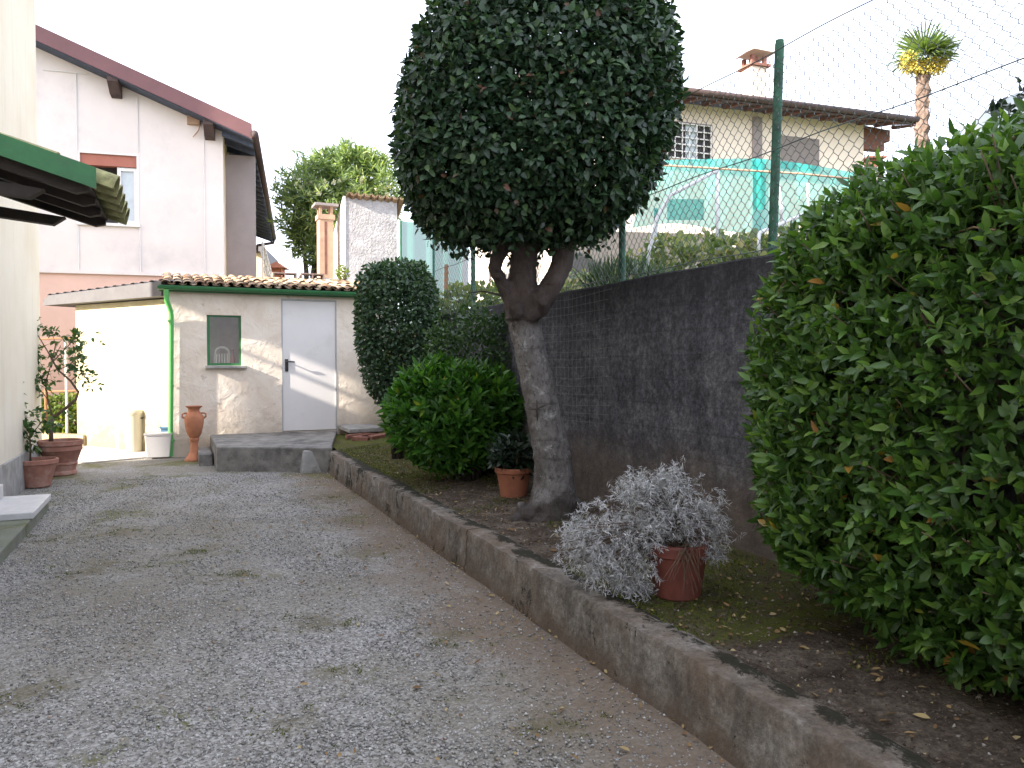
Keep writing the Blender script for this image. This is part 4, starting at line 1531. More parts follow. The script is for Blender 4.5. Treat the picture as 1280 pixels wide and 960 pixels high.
for z in (FZ1 - .01, (FZ0 + FZ1) / 2 + .02, FZ0 + .05):
    b = MB()
    npt = 60
    b.tube([UV(FU0 + (FU1 - FU0) * i / npt, FV - .006, z + .006 * math.sin(i * .9)) for i in range(npt + 1)], .0035, 5)
    obj('line_wire', b, M['mesh_wire'], fe)
for k in range(6):
    u = 1.26 + (k - 1) * 1.66
    if u > FU1:
        continue
    b = MB()
    lean = .0
    lean = -.05 if k == 1 else random.uniform(-.02, .02)
    b.tube([UV(u, FV + .035, WT - .15), UV(u + lean, FV + .035, FZ1 + .04)], .027, 12)
    b.tube([UV(u + lean, FV + .035, FZ1 + .04), UV(u + lean, FV + .035, FZ1 + .06)], .024, 12)
    obj('post', b, M['green_post'], fe, smooth=True, sharp=45)

# ------------------------------------------------------------------ cream house on the terrace, right
EH = Vector((.95, .313, 0)).normalized()
EG = Vector((-EH.y, EH.x, 0))
E0 = at(850, 118, 19)
EZ = E0.z
E0 = Vector((E0.x, E0.y, 0))
WQ = E0 + EG * .8
h3 = thing('terrace_house', 'cream house with wide brown eaves beyond the fence', 'house', WQ + EH * 2 + Vector((0, 0, 2)))
def hk(px):
    r = ray(px, 300)
    t = (WQ - Vector((0, 0, CAMZ))).dot(EG) / r.dot(EG)
    return (Vector((0, 0, CAMZ)) + r * t - WQ).dot(EH)
def hz(px, py):
    r = ray(px, py)
    t = (WQ - Vector((0, 0, CAMZ))).dot(EG) / r.dot(EG)
    return (Vector((0, 0, CAMZ)) + r * t).z
kR = hk(1078)
kL = hk(690)
b = MB().prism([WQ + EH * kL + Vector((0, 0, 1.9)), WQ + EH * kR + Vector((0, 0, 1.9)), WQ + EH * kR + Vector((0, 0, EZ + .1)), WQ + EH * kL + Vector((0, 0, EZ + .1))], EG * 7)
obj('wall', b, M['far_cream'], h3)
eb = E0 + EH * (kL - .8)
Lr = kR + 1.05 - kL + .8
b = MB().prism([eb + Vector((0, 0, EZ - .02)), eb + EG * 4.6 + Vector((0, 0, EZ + 1.25)), eb + EG * 4.6 + Vector((0, 0, EZ + 1.45)), eb + Vector((0, 0, EZ + .15))], EH * Lr)
obj('roof', b, M['brown_wood'], h3)
nr = int(Lr / .62)
for i in range(nr + 1):
    o_ = eb + EH * (i * .62)
    b = MB().prism([o_ + EG * .05 + Vector((0, 0, EZ - .012)), o_ + EG * .82 + Vector((0, 0, EZ + .19)), o_ + EG * .82 + Vector((0, 0, EZ + .08)), o_ + EG * .05 + Vector((0, 0, EZ - .05))], EH * .1)
    obj('rafter', b, M['red_wood'], h3)
b = MB().tube([eb + EG * -.05 + Vector((0, 0, EZ + .1)), eb + EH * Lr + EG * -.05 + Vector((0, 0, EZ + .1))], .08, 8)
obj('gutter', b, M['brown_wood'], h3, smooth=True)
for i in range(int(Lr / 1.3)):
    b = MB().tube([eb + EH * (1.3 * i + .5) + EG * .5 + Vector((0, 0, EZ + .25)), eb + EH * (1.3 * i + .5) + EG * .5 + Vector((0, 0, EZ + .38))], .05, 6)
    obj('snow_guard', b, M['brown_wood'], h3)
b = MB().box(WQ + EH * (kR + .002) + EG * .02 + Vector((0, 0, EZ - .55)), EH * .75, EG * .22, (0, 0, .28))
b.prism([WQ + EH * (kR + .002) + EG * .02 + Vector((0, 0, EZ - .269)), WQ + EH * (kR + .95) + EG * .02 + Vector((0, 0, EZ - .269)), WQ + EH * (kR + .95) + EG * .02 + Vector((0, 0, EZ + .05)), WQ + EH * (kR + .002) + EG * .02 + Vector((0, 0, EZ + .1))], EG * .22)
obj('purlin', b, M['red_wood'], h3)
# windows
def hbox(ka, kb_, za, zb_, o0_, o1_):
    return MB().box(WQ + EH * ka + EG * o0_ + Vector((0, 0, za)), EH * (kb_ - ka), EG * (o1_ - o0_), (0, 0, zb_ - za))
ka, kb2 = hk(832), hk(886)
za, zb2 = hz(865, 200), hz(865, 157)
wo = obj('window', hbox(ka, kb2, za, zb2, -.012, -.002), M['dark_room'], h3)
b = hbox(ka - .06, kb2 + .06, zb2, zb2 + .06, -.04, -.001)
for m2 in (hbox(ka - .06, ka, za - .05, zb2, -.04, -.001), hbox(kb2, kb2 + .06, za - .05, zb2, -.04, -.001)):
    b.add(m2.v, m2.f)
obj('window_frame', b, M['roller'], wo)
obj('curtain', hbox(ka + .55, ka + .88, za, zb2, -.02, -.013), M['curtain'], wo)
b = MB()
for i in range(7):
    k = ka + (kb2 - ka) * i / 6
    m2 = hbox(k - .012, k + .012, za, zb2, -.09, -.07)
    b.add(m2.v, m2.f)
for i in range(6):
    z = za + (zb2 - za) * i / 5
    m2 = hbox(ka, kb2, z - .012, z + .012, -.092, -.068)
    b.add(m2.v, m2.f)
obj('window_grille', b, M['white_frame'], wo)
ka, kb2 = hk(975), hk(1022)
za, zb2 = hz(1000, 212), hz(1000, 172)
wo = obj('window', hbox(ka, kb2, za, zb2, -.03, -.002), M['roller'], h3)
b = MB()
for i in range(15):
    z = za + (zb2 - za) * i / 15
    m2 = hbox(ka + .02, kb2 - .02, z, z + .035, -.04, -.03)
    b.add(m2.v, m2.f)
obj('roller_shutter', b, M['roller'], wo)
b = hbox(hk(939), hk(950), 2.0, EZ - .05, -.06, -.001)
obj('pilaster', b, M['wing'], h3)
ka = hk(942) + .0
cc_ = WQ + EH * (hk(968) + .1) + EG * 1.2
zc0, zc1 = EZ + .4, at(952, 66, cc_.y).z
co = obj('chimney', MB().box(cc_ + Vector((0, 0, zc0)), EH * .5, EG * .5, (0, 0, zc1 - zc0 - .35)), M['far_cream'], h3)
b = MB().box(cc_ - EH * .08 - EG * .08 + Vector((0, 0, zc1 - .348)), EH * .66, EG * .66, (0, 0, .07))
for x in (0, .4):
    for y in (0, .4):
        b.box(cc_ + EH * x + EG * y + Vector((0, 0, zc1 - .277)), EH * .1, EG * .1, (0, 0, .25))
b.box(cc_ + EH * .17 + EG * .1 + Vector((0, 0, zc1 - .277)), EH * .12, EG * .3, (0, 0, .25))
obj('chimney_pot', b, M['brick'], co)
b = MB().prism([cc_ - EH * .28 - EG * .12 + Vector((0, 0, zc1 - .05)), cc_ - EH * .02 - EG * .12 + Vector((0, 0, zc1 + .12)), cc_ + EH * .72 - EG * .12 + Vector((0, 0, zc1 + .08)), cc_ + EH * .72 - EG * .12 + Vector((0, 0, zc1 + .05)), cc_ - EG * .12 + Vector((0, 0, zc1 + .08))], EG * .75)
obj('chimney_cap', b, M['far_cream'], co)
b = MB()
ap = WQ + EH * (hk(1035)) + EG * 2.5
b.tube([ap + Vector((0, 0, EZ + .5)), ap + Vector((0, 0, EZ + 1.3))], .02, 5)
for z in (1.0, 1.2):
    b.tube([ap + EH * -.35 + Vector((0, 0, EZ + z)), ap + EH * .35 + Vector((0, 0, EZ + z + .08))], .012, 4)
obj('aerial', b, M['grey_wire'], h3)
q = at(1095, 205, 26)
ch = thing('roof_chimney', 'small red chimney stack right of the cream terrace house', 'chimney', q)
obj('stack', MB().box(q + Vector((-.25, 0, -6)), (.5, 0, 0), (0, .5, 0), (0, 0, 5.9)), M['far_cream'], ch)
obj('pot', MB().box(q + Vector((-.2, .05, -.1)), (.4, 0, 0), (0, .4, 0), (0, 0, .3)).box(q + Vector((-.33, -.08, .2)), (.66, 0, 0), (0, .66, 0), (0, 0, .06)), M['brick'], ch)

# palm tree
pb = at(1150, 195, 24)
ptop = at(1154, 82, 24)
pm = thing('palm_tree', 'tall palm tree with yellow flower clusters against the sky', 'palm tree', (pb.x, 24, 2))
b = MB()
npp = 46
pts = [Vector((pb.x + (ptop.x - pb.x) * t, 24, 2 + (ptop.z - 2) * t)) for t in np.linspace(0, 1, npp)]
b.tube(pts, [.19 + (.035 if i % 2 else -.02) for i in range(npp)], 14, jitter=.25)
obj('trunk', b, M['palm_trunk'], pm, smooth=False)
Bs, As, Ns, Ls = [], [], [], []
for k in range(20):
    a = rng.random() * 6.28
    el = -.05 + 1.1 * rng.random()
    d0 = np.array([math.cos(a) * math.cos(el), math.sin(a) * math.cos(el), math.sin(el)])
    if d0[0] > .3:
        d0 = d0 * 1.15
    stl = .15
    hub = np.array(ptop) + d0 * stl + np.array([0, 0, .25])
    sd_ = nrm(np.cross(d0, np.array([0, 0, 1.0])))
    for j in range(17):
        aa = (j - 8) / 8 * 1.0
        ax = d0 * math.cos(aa) + sd_ * math.sin(aa)
        Bs.append(hub); As.append(ax + np.array([0, 0, -.12])); Ns.append(np.cross(sd_, d0)); Ls.append((1.05 + .2 * rng.random()) * (1 - .2 * abs(aa)))
leaves('fronds', np.array(Bs), np.array(As), np.array(Ns), np.array(Ls), .03, M['leaf_palm'], pm, droop=.25)
for sx_ in ((-.42, -.05), (.30, -.1), (-.1, -.12), (.42, .08), (-.55, .12)):
    fp = np.array(ptop) + np.array([sx_[0], -.15, sx_[1]]) + np.clip(rng.normal(size=(420, 3)), -1.35, 1.35) * np.array([.15, .16, .14])
    leaves('flower_cluster', fp, rand_dir(420) + np.array([0, 0, -.5]), rand_dir(420), .08, .024, M['palm_flower'], pm)

# mountain
mg = MB()
def mfun(a, b_):
    x = 150 + 900 * a
    y = 900 + 300 * b_
    ridge = max(0.0, (x - 205) * .66)
    z = ridge * math.sin(math.pi * min(1, b_ * 1.0) * .5 + .0) if b_ < 1 else ridge
    return (x, y, z * (1 + .25 * mnoise.noise(Vector((x * .006, y * .006, 0)))) + 12 * mnoise.noise(Vector((x * .03, y * .03, 4))))
mg.grid(mfun, 90, 30)
structure(obj('mountain', mg, M['hill'], smooth=True))

# ------------------------------------------------------------------ kitchen garden behind the fence
pf_ = thing('pipe_frame', 'white bent pipe garden frame behind the chain link fence', 'frame', UV(3, 3.2, 2))
def pipe(pts, r=.02):
    obj('pipe', MB().tube(pts, r, 8), M['white_pipe'], pf_, smooth=True)
YF = 8.2
pipe([at(806, 352, YF), at(812, 310, YF), at(822, 272, YF), at(838, 244, YF), at(897, 213, YF)])
pipe([at(897, 212, YF), at(896, 330, YF)], .019)
pipe([at(948, 330, 7.6), at(949, 291, 7.6), at(1005, 268, 7.9), at(1075, 245, 8.3)], .02)
pipe([at(972, 226, 8.6), at(977, 262, 8.6), at(977, 300, 8.6)], .022)
pipe([at(1010, 229, 8.8), at(1011, 262, 8.8)], .018)
b = MB()
b.tube([at(800, 205, 9.0), at(870, 209, 9.0), at(900, 211, 9.0), at(1000, 217, 9.0), at(1090, 226, 9.0)], .012, 6)
tag(obj('tension_rope', b, M['tan_chimney'], smooth=True), 'tan rope stretched across the teal shade net', 'rope')
b = MB()
NYc = 9.3
def netf(a, c):
    px = 800 + 290 * a
    top = 201 - 3 * math.sin(a * 3) + 20 * (max(0.0, a - .5) * 2) ** 1.3
    bot = 275 - 6 * math.sin(a * 9)
    q_ = at(px, top + (bot - top) * c, NYc + .12 * math.sin(a * 31 + c * 2) + .06 * math.sin(a * 67))
    return q_ + Vector((0, .55 * c * c, 0))
b.grid(netf, 90, 12)
b.grid(lambda a, c: at(834 + 46 * a, 249 + 26 * c, NYc - .25 + .03 * math.sin(a * 9)), 8, 6)
b.grid(lambda a, c: at(941 + 16 * a, 200 + 62 * c, NYc - .2 + .05 * math.sin(a * 7)), 5, 6)
tag(obj('shade_net', b, M['net'], smooth=True), 'sagging teal shade net hung over the garden frame', 'net')
b = MB().box(at(690, 345, 12.5) + Vector((0, 0, -.4)), (3.0, .5, 0), (0, .2, 0), (0, 0, 1.15))
tag(obj('garden_wall', b, M['beige_wall']), 'low beige wall beyond the chain link fence', 'wall')
bush('vine_row', 'leafy pale green vines tangled along the white pipe frame', 'vine', (at(885, 320, 8.4).x, 8.7, 1.98), (.95, .5, .46), 1900, .09, .034, M['leaf_garden'], stems=7, lump=.35)
bush('vine_row', 'leafy vines behind the fence post near the big hedge', 'vine', (at(985, 300, 7.6).x, 8.0, 1.98), (.65, .5, .42), 1500, .10, .038, M['leaf_garden'], stems=6, lump=.35)
bush('garden_shrub', 'yellow green shrub behind the fence left of clipped tree trunk', 'shrub', (at(605, 380, 10.5).x, 10.6, 1.98), (.6, .4, .28), 900, .12, .03, M['leaf_yellow'], stems=5, lump=.35)
bush('garden_shrub', 'bluish grassy clump on top of the wall right of trunk', 'shrub', (at(782, 360, 7.0).x, 7.0, 1.98), (.38, .25, .16), 420, .22, .008, M['leaf_column'], stems=0, up=1.5)
bush('garden_shrub', 'leafy shrub far behind the fence between trunk and branches', 'shrub', (at(735, 340, 11).x, 11.2, 1.98), (.6, .4, .38), 900, .10, .035, M['leaf_garden'], stems=4, lump=.3)
for px, y0, y1, Yd, r, mt, lb in ((581, 316, 392, 11.5, .045, 'white_pipe', 'thick white garden post left behind the wire fence'),
                                   (557, 332, 394, 11.2, .03, 'rust', 'orange brown stake at the end of the fence'),
                                   (612, 300, 388, 11.0, .014, 'tan_chimney', 'thin tan cane between white post and tree trunk'),
                                   (819, 262, 350, 9.6, .025, 'white_pipe', 'short white post behind the bent pipe frame')):
    b = MB().tube([at(px, y1 + 12, Yd), at(px + 1, y0, Yd)], r, 8).tube([at(px + 1, y0, Yd), at(px + 1, y0 - 1.5, Yd)], r * .8, 8)
    tag(obj('garden_stake', b, M[mt], smooth=True, sharp=40), lb, 'stake')

# ================================================================== PLANTS OF THE BED
# clipped tree
tb = UV(2.99, .77, .27)
tree = thing('clipped_tree', 'tall clipped evergreen tree with dense dark crown and grey trunk', 'tree', tb)
Yt = tb.y
def tp(px, py, dy=0):
    return at(px, py, Yt + dy)
b = MB()
b.tube([tp(690, 668), tp(689, 640), tp(692, 615), tp(693, 598), tp(688, 560), tp(680, 520), tp(672, 480), tp(663, 440), tp(655, 405), tp(651, 385)],
       [.19, .20, .175, .155, .142, .132, .126, .118, .118, .128], 18)
# root collar knobs
for px, py, r, dy in ((655, 648, .09, -.05), (670, 655, .10, -.10), (704, 650, .09, -.1), (720, 638, .07, .0), (688, 645, .10, -.1)):
    c = tp(px, py, dy)
    b.tube([c + Vector((0, 0, -.12)), c + Vector((0, 0, -.06)), c, c + Vector((0, 0, .05)), c + Vector((0, 0, .09))], [r * .7, r * .95, r, r * .75, r * .3], 12)
# knobby head and limbs
b.tube([tp(654, 398), tp(652, 372, -.01), tp(653, 348), tp(655, 322), tp(661, 290), tp(668, 240)], [.145, .13, .112, .105, .10, .07], 14)
b.tube([tp(645, 388, -.04), tp(635, 366, -.09), tp(625, 349, -.1), tp(618, 337, -.08), tp(621, 321, -.05), tp(634, 302, 0), tp(632, 270, 0)], [.085, .058, .052, .056, .055, .06, .05], 12)
b.tube([tp(660, 394, -.04), tp(676, 377, -.08), tp(690, 357, -.07), tp(702, 330, 0), tp(709, 298, .05), tp(720, 240, .1)], [.10, .09, .08, .082, .08, .05], 12)
b.tube([tp(636, 378, -.1), tp(644, 386, -.165), tp(650, 396, -.15)], [.045, .062, .04], 10)
b.tube([tp(672, 384, -.1), tp(677, 378, -.14), tp(682, 372, -.12)], [.05, .06, .04], 10)
b.tube([tp(628, 352, -.12), tp(622, 345, -.15), tp(617, 340, -.13)], [.03, .042, .03], 8)
for px, py, r, dy in ((645, 650, .05, -.12), (660, 642, .055, -.14), (680, 654, .06, -.17), (708, 656, .055, -.15), (726, 646, .05, -.05), (652, 634, .045, -.08), (673, 632, .05, -.13), (700, 636, .05, -.12), (652, 660, .06, -.14), (694, 662, .06, -.17)):
    c = tp(px, py, dy)
    b.tube([c + Vector((0, 0, -.06)), c + Vector((0, 0, -.02)), c, c + Vector((0, 0, .03)), c + Vector((0, 0, .045))], [r * .6, r * .95, r, r * .7, r * .3], 10)
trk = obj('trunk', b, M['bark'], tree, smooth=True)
rm = trk.modifiers.new('remesh', 'REMESH')
rm.mode = 'VOXEL'
rm.voxel_size = .013
rm.use_smooth_shade = True
sm = trk.modifiers.new('smooth', 'SMOOTH')
sm.iterations = 4
tx = bpy.data.textures.new('bark_lumps', 'CLOUDS')
tx.noise_scale = .12
dm = trk.modifiers.new('lumps', 'DISPLACE')
dm.texture = tx
dm.strength = .035
dm.mid_level = .5
tx2 = bpy.data.textures.new('bark_ridges', 'CLOUDS')
tx2.noise_scale = .035
tx2.noise_depth = 3
dm2 = trk.modifiers.new('ridges', 'DISPLACE')
dm2.texture = tx2
dm2.strength = .016
dm2.mid_level = .5
b = MB()
b.tube([tp(640, 374, -.05), tp(622, 368, -.12), tp(604, 364, -.2), tp(588, 366, -.25)], [.012, .009, .006, .004], 6)
obj('twig', b, M['dark_twig'], tree)
b = MB()
b.tube([tp(671, 500, -.135), tp(671, 513, -.147), tp(672, 526, -.15)], [.003, .008, .003], 6)
b.tube([tp(661, 512, -.14), tp(671, 511, -.147), tp(683, 506, -.13)], [.002, .006, .002], 6)
obj('bark_scar', b, M['dark_twig'], tree, smooth=True)
sc_ = MB()
b = MB()
cc = tp(672, 148)
for k in range(46):
    a = random.random() * 6.28
    el = random.uniform(-.25, 1.3)
    d_ = Vector((math.cos(a) * math.cos(el), math.sin(a) * math.cos(el), math.sin(el)))
    s0 = tp(random.choice([640, 668, 712]), random.uniform(230, 300))
    e = Vector((cc.x, Yt, cc.z - .2)) + Vector((d_.x * .98, d_.y * .98, d_.z * .95))
    mid = s0.lerp(e, .55) + Vector((random.uniform(-.1, .1), random.uniform(-.1, .1), random.uniform(-.05, .1)))
    b.tube([s0, mid, e], [.028, .014, .004], 5)
obj('branches', b, M['dark_twig'], tree)
def tap_crown(P):
    Q = P.copy()
    s = np.where(P[:, 2] < 0, 1 - .06 * P[:, 2] ** 2, 1 - .17 * np.maximum(P[:, 2], 0) ** 2.5)
    Q[:, 0] = (P[:, 0] - np.where(P[:, 2] > 0, .115, .15) * P[:, 2]) / s
    Q[:, 1] = P[:, 1] / s
    return Q
NL = 52000
P, N = shell(NL, (1.0, .99, .94), 3.2, .25, .05, 2.6, taper=tap_crown, seed=2.2)
P = P + np.array([cc.x, Yt, cc.z])
A = nrm(N * .55 + rng.normal(size=P.shape) * .75 + np.array([0, 0, -.15]))
spk_ = rng.choice(NL, 500, replace=False)                    # young shoots sticking out of the clipped face
P[spk_] += N[spk_] * (.02 + .06 * rng.random((500, 1)))
low_ = np.where(P[:, 2] < cc.z - .78)[0]
low_ = rng.choice(low_, min(700, len(low_)), replace=False)   # shaggy fringe underneath
P[low_, 2] -= .02 + .12 * rng.random(len(low_)) ** 1.5
leaves('crown', P, A, nrm(N * 1.0 + np.array([0, 0, .5]) + rng.normal(size=P.shape) * .5), .064 * (.65 + .6 * rng.random(NL)), .0175 * (.8 + .45 * rng.random(NL)), M['leaf_crown'], tree, fold=.3, droop=.15)

# big hedge in the foreground
hc = UV(-.95, 1.02, 0)
hg = thing('clipped_hedge', 'big clipped glossy green hedge filling the right foreground', 'hedge', UV(-.95, 1.0, .27))
Bm = uvbasis()
NSH = 11500
def tap_h(P):
    Q = P.copy()
    lo = np.maximum(0, -P[:, 2])
    far = np.maximum(0, P[:, 0])
    s = 1 - .04 * lo ** 2 - .0 * far
    Q[:, 0] = P[:, 0] / (1 - .11 * lo ** 2 - .10 * np.maximum(0, P[:, 2]) ** 2)
    Q[:, 1] = P[:, 1] / s
    Q[:, 2] = P[:, 2] / (1 - .28 * np.maximum(0, P[:, 0] - .62) * (P[:, 2] > 0))
    return Q
P, N = shell(NSH, (1.65, .59, 1.01), 3.6, .22, .05, 2.6, taper=tap_h, seed=5.1, keep=lambda W: (W[:, 1] < .42) & (W[:, 0] > -1.45))
Pw = P @ Bm + np.array([hc.x, hc.y, 1.305])
Nw = N @ Bm
A = nrm(Nw + np.array([0, 0, .45]) + rng.normal(size=P.shape) * .5)
B, AX, NO = whorls(Pw, A, 6, 1.0, .014)
nl = len(B)
leaves('foliage', B, AX, NO, .063 * (.5 + .75 * rng.random(nl)), .0122 * (.8 + .5 * rng.random(nl)), M['leaf_hedge'], hg, fold=.3, droop=.2)
b = MB()
for k in range(70):
    u0 = random.uniform(-1.7, .45)
    s0 = UV(-.95 + (u0 + .95) * .75, 1.08 + random.uniform(-.12, .15), .25)
    kk = rng.integers(len(Pw))
    e = Vector(Pw[kk]) * 1.0
    mid = s0.lerp(e, .55) + Vector((random.uniform(-.06, .06), random.uniform(-.06, .06), .12))
    b.tube([s0, mid, e], [.014, .009, .004], 6)
for k in range(420):
    kk = rng.integers(len(Pw))
    e = Vector(Pw[kk] + Nw[kk] * .05)
    s0 = Vector(Pw[kk] - Nw[kk] * .22) + Vector((random.uniform(-.1, .1), random.uniform(-.1, .1), -.12))
    b.tube([s0, s0.lerp(e, .5) + Vector((0, 0, -.015)), e], [.005, .004, .0022], 5)
obj('branches', b, M['twig'], hg, smooth=True)
b = MB()
for k in range(90):            # clipped woody stubs between the leaves
    kk = rng.integers(len(Pw))
    d_ = Vector(nrm(Nw[kk] * .5 + rng.normal(size=3) * .7))
    c_ = Vector(Pw[kk] - Nw[kk] * .02)
    ln = random.uniform(.08, .2)
    r_ = random.uniform(.003, .0065)
    b.tube([c_ - d_ * ln, c_ - d_ * ln * .4 + Vector((0, 0, random.uniform(-.01, .015))), c_ + d_ * .03], [r_ * 1.2, r_, r_ * .9], 6)
obj('clipped_stub', b, mat_simple('cut_wood', (.24, .165, .10), .9, .35, 20), hg, smooth=True)['kind'] = 'stuff'

# sprig rising over the hedge at the right edge
sp_ = thing('garden_sapling', 'dark leafed sapling tip above the hedge at right edge', 'sapling', UV(.1, 1.75, 2.0))
b = MB()
s0 = UV(.1, 1.75, 2.0)
ends = []
for px, py in ((1262, 135), (1248, 128), (1275, 120), (1255, 148), (1278, 150)):
    e = at(px, py, 3.5)
    b.tube([s0, s0.lerp(e, .6) + Vector((0, 0, .05)), e], [.006, .004, .002], 5)
    ends.append(np.array(e))
obj('stem', b, M['dark_twig'], sp_)
E_ = np.repeat(np.array(ends), 7, 0) + rng.normal(size=(35, 3)) * .035
leaves('leaves', E_, rand_dir(35) + np.array([0, 0, .1]), rand_dir(35) + np.array([0, 0, 1]), .055, .018, M['leaf_dark'], sp_)

# laurel shrub
q = on_z(588, 602, .27)
lq = Vector((q.x + .0, q.y + .05, .28))
lr = thing('laurel_shrub', 'round bright green laurel shrub on mossy ground left of trunk', 'shrub', lq)
cl = np.array([at(570, 520, lq.y).x, lq.y, .95])
P, N = shell(1500, (.66, .62, .54), 2.3, .45, .12, 3.2, seed=8.8)
A = nrm(N * .8 + np.array([0, 0, .75]) + rng.normal(size=P.shape) * .3)
B, AX, NO = whorls(P + cl, A, 9, 1.05, .014)
leaves('foliage', B, AX, NO, .125 * (.65 + .5 * rng.random(len(B))), .019 * (.85 + .4 * rng.random(len(B))), M['leaf_laurel'], lr, fold=.3, droop=.15)
b = MB()
for k in range(16):
    a = k * 2.4
    e = Vector(cl) + Vector((math.cos(a) * .42, math.sin(a) * .42, random.uniform(-.1, .35)))
    s0 = lq + Vector((math.cos(a) * .07, math.sin(a) * .07, -.04))
    b.tube([s0, s0.lerp(e, .4) + Vector((0, 0, .1)), e], [.026, .016, .008], 6)
obj('stem', b, M['dark_twig'], lr, smooth=True)

# column topiary
cY = 9.5
cxy = at(497, 420, cY)
cu_, cv_ = uv_of(cxy)
base = UV(cu_, cv_, .28)
tc_ = thing('column_topiary', 'clipped column shaped evergreen in front of the shed corner', 'shrub', base)
def tap_col(P):
    Q = P.copy()
    lo = np.maximum(0, -P[:, 2])
    s = 1 - .38 * lo ** 1.6
    Q[:, 0] = P[:, 0] / s
    Q[:, 1] = P[:, 1] / s
    return Q
NC = 12000
P, N = shell(NC, (.475, .46, .89), 4.2, .42, .06, 4.0, taper=tap_col, seed=3.3)
P = P + np.array([cxy.x, cY, 1.80])
leaves('foliage', P, nrm(N * .7 + rng.normal(size=P.shape) * .6), nrm(N + np.array([0, 0, .6]) + rng.normal(size=P.shape) * .5), .062 * (.7 + .5 * rng.random(NC)), .018 * (.8 + .4 * rng.random(NC)), M['leaf_column'], tc_)
b = MB()
for k in range(4):
    a = k * 1.7
    b.tube([base + Vector((math.cos(a) * .04, math.sin(a) * .04, -.05)), base + Vector((math.cos(a) * .1, math.sin(a) * .1, .7)), base + Vector((math.cos(a) * .25, math.sin(a) * .25, 1.6))], [.035, .028, .012], 7)
obj('stem', b, M['dark_twig'], tc_, smooth=True)
b = MB().tube([at(526, 480, 9.3), at(524, 417, 9.3)], .016, 6).tube([at(524, 417, 9.3), at(524, 416, 9.3)], .012, 6)
tag(obj('plant_stake', b, M['rust']), 'pale wooden stake beside the column topiary', 'stake')

# small-leaved shrub at the wall
q = UV(5.15, .98, .3)
bush('wall_shrub', 'small leaved green shrub climbing the wall behind laurel', 'shrub', q, (.54, .33, .90), 6500, .05, .015, M['leaf_ivy'], ex=2.4, thick=.5, stems=5, lump=.2, lsc=3)

# pots ---------------------------------------------------------------
def pot(name, label, c, r0, r1, h, rim, mat, soil=True, bands=False, n=36):
    t = thing(name, label, 'flower pot', c)
    prof = [(r0 * .9, 0), (r0, .012), (r0 + (r1 - r0) * .5, h * .5)]
    if bands:
        prof = [(r0 * .95, 0), (r0 * 1.06, .015), (r0 * 1.06, .05), (r0, .065), (r0 * 1.08, h * .3), (r0 * 1.14, h * .32), (r0 * 1.14, h * .36), (r0 * 1.1, h * .38), (r1 * .97, h * .7), (r1 * 1.02, h * .72), (r1 * 1.02, h * .76)]
    prof += [(r1, h - rim), (r1 + .008, h - rim + .002), (r1 + .016, h - rim + .008), (r1 + .018, h - .008), (r1 + .012, h), (r1 - .008, h), (r1 - .014, h - .01), (r1 - .018, h - .06), (.02, h - .062)]
    obj('body', MB().lathe(c, prof, n), mat, t, smooth=True, sharp=35)
    obj('soil', MB().lathe(Vector(c) + Vector((0, 0, h - .0605)), [(r1 - .0185, 0), (r1 * .6, .008), (.01, .012)], 24), M['pot_soil'], t, smooth=True)
    return t

c = on_z(642, 623, .28)
pot('terracotta_pot', 'orange terracotta pot standing behind the tree trunk', (c.x, c.y + .1, .27), .115, .15, .27, .05, M['terracotta'])
pp = Vector((c.x, c.y + .1, .48))
bush('potted_plant', 'dark leafy plant in the orange pot behind the trunk', 'plant', pp, (.21, .2, .17), 340, .13, .024, M['leaf_dark'], stems=4, thick=.9, per=6)

c = on_z(850, 752, .27)
gp = Vector((c.x, c.y + .12, .262))
pot('terracotta_pot', 'dark red terracotta pot holding the silver grey shrub', gp + Vector((.012, 0, 0)), .118, .152, .285, .065, M['terracotta_dark'])
# silver-grey santolina spilling from the pot
sv_t = thing('silver_shrub', 'silver grey lavender like shrub spilling out of a red pot', 'shrub', gp + Vector((0, 0, .24)))
root_ = np.array(gp + Vector((0, 0, .25)))
Bs, As, Ns, Ls = [], [], [], []
stems = MB()
CX = np.array([at(800, 660, gp.y).x, gp.y - .02, .63])
lob = [((805, 640), .23), ((850, 630), .22), ((765, 665), .22), ((738, 690), .19), ((780, 705), .19), ((870, 650), .18), ((725, 670), .13), ((822, 610), .13), ((840, 600), .10), ((755, 715), .15), ((795, 735), .10), ((888, 660), .11), ((790, 612), .11), ((815, 665), .17), ((872, 688), .06), ((896, 692), .055)]
for (px, py), r in lob:
    cc_ = np.array(at(px, py, gp.y - (.17 if (py > 680 and px > 830) else .04) + random.uniform(-.05, .08)))
    ns = int(1750 * r * r) + 16
    for k in range(ns):
        d_ = rand_dir(1)[0]
        d_[2] = d_[2] * .8 + .1
        tip = cc_ + d_ * r * (.55 + .62 * rng.random())
        if tip[2] < .285:
            tip[2] = .285 + .02 * rng.random()
        cur = nrm(tip - root_)
        bd = nrm(d_ + np.array([0, 0, -.2]) + rng.normal(size=3) * .45)
        ln = .06 + .09 * rng.random()
        st0 = tip - bd * ln
        if k % 5 == 0:
            stems.tube([Vector(root_ + rng.normal(size=3) * .03), Vector((root_ + st0) / 2 + np.array([0, 0, .07])), Vector(st0)], [.004, .003, .002], 4)
        nl_ = 24
        for j in range(nl_):
            t_ = j / nl_
            base_ = st0 + bd * ln * t_ + np.array([0, 0, -.03 * t_ * t_])
            ax = nrm(bd * .65 + rand_dir(1)[0] * .8)
            Bs.append(base_); As.append(ax); Ns.append(rand_dir(1)[0] + np.array([0, 0, .8])); Ls.append(.018 + .018 * rng.random())
leaves('foliage', np.array(Bs), np.array(As), np.array(Ns), np.array(Ls), .0018, M['leaf_grey'], sv_t, droop=.4)
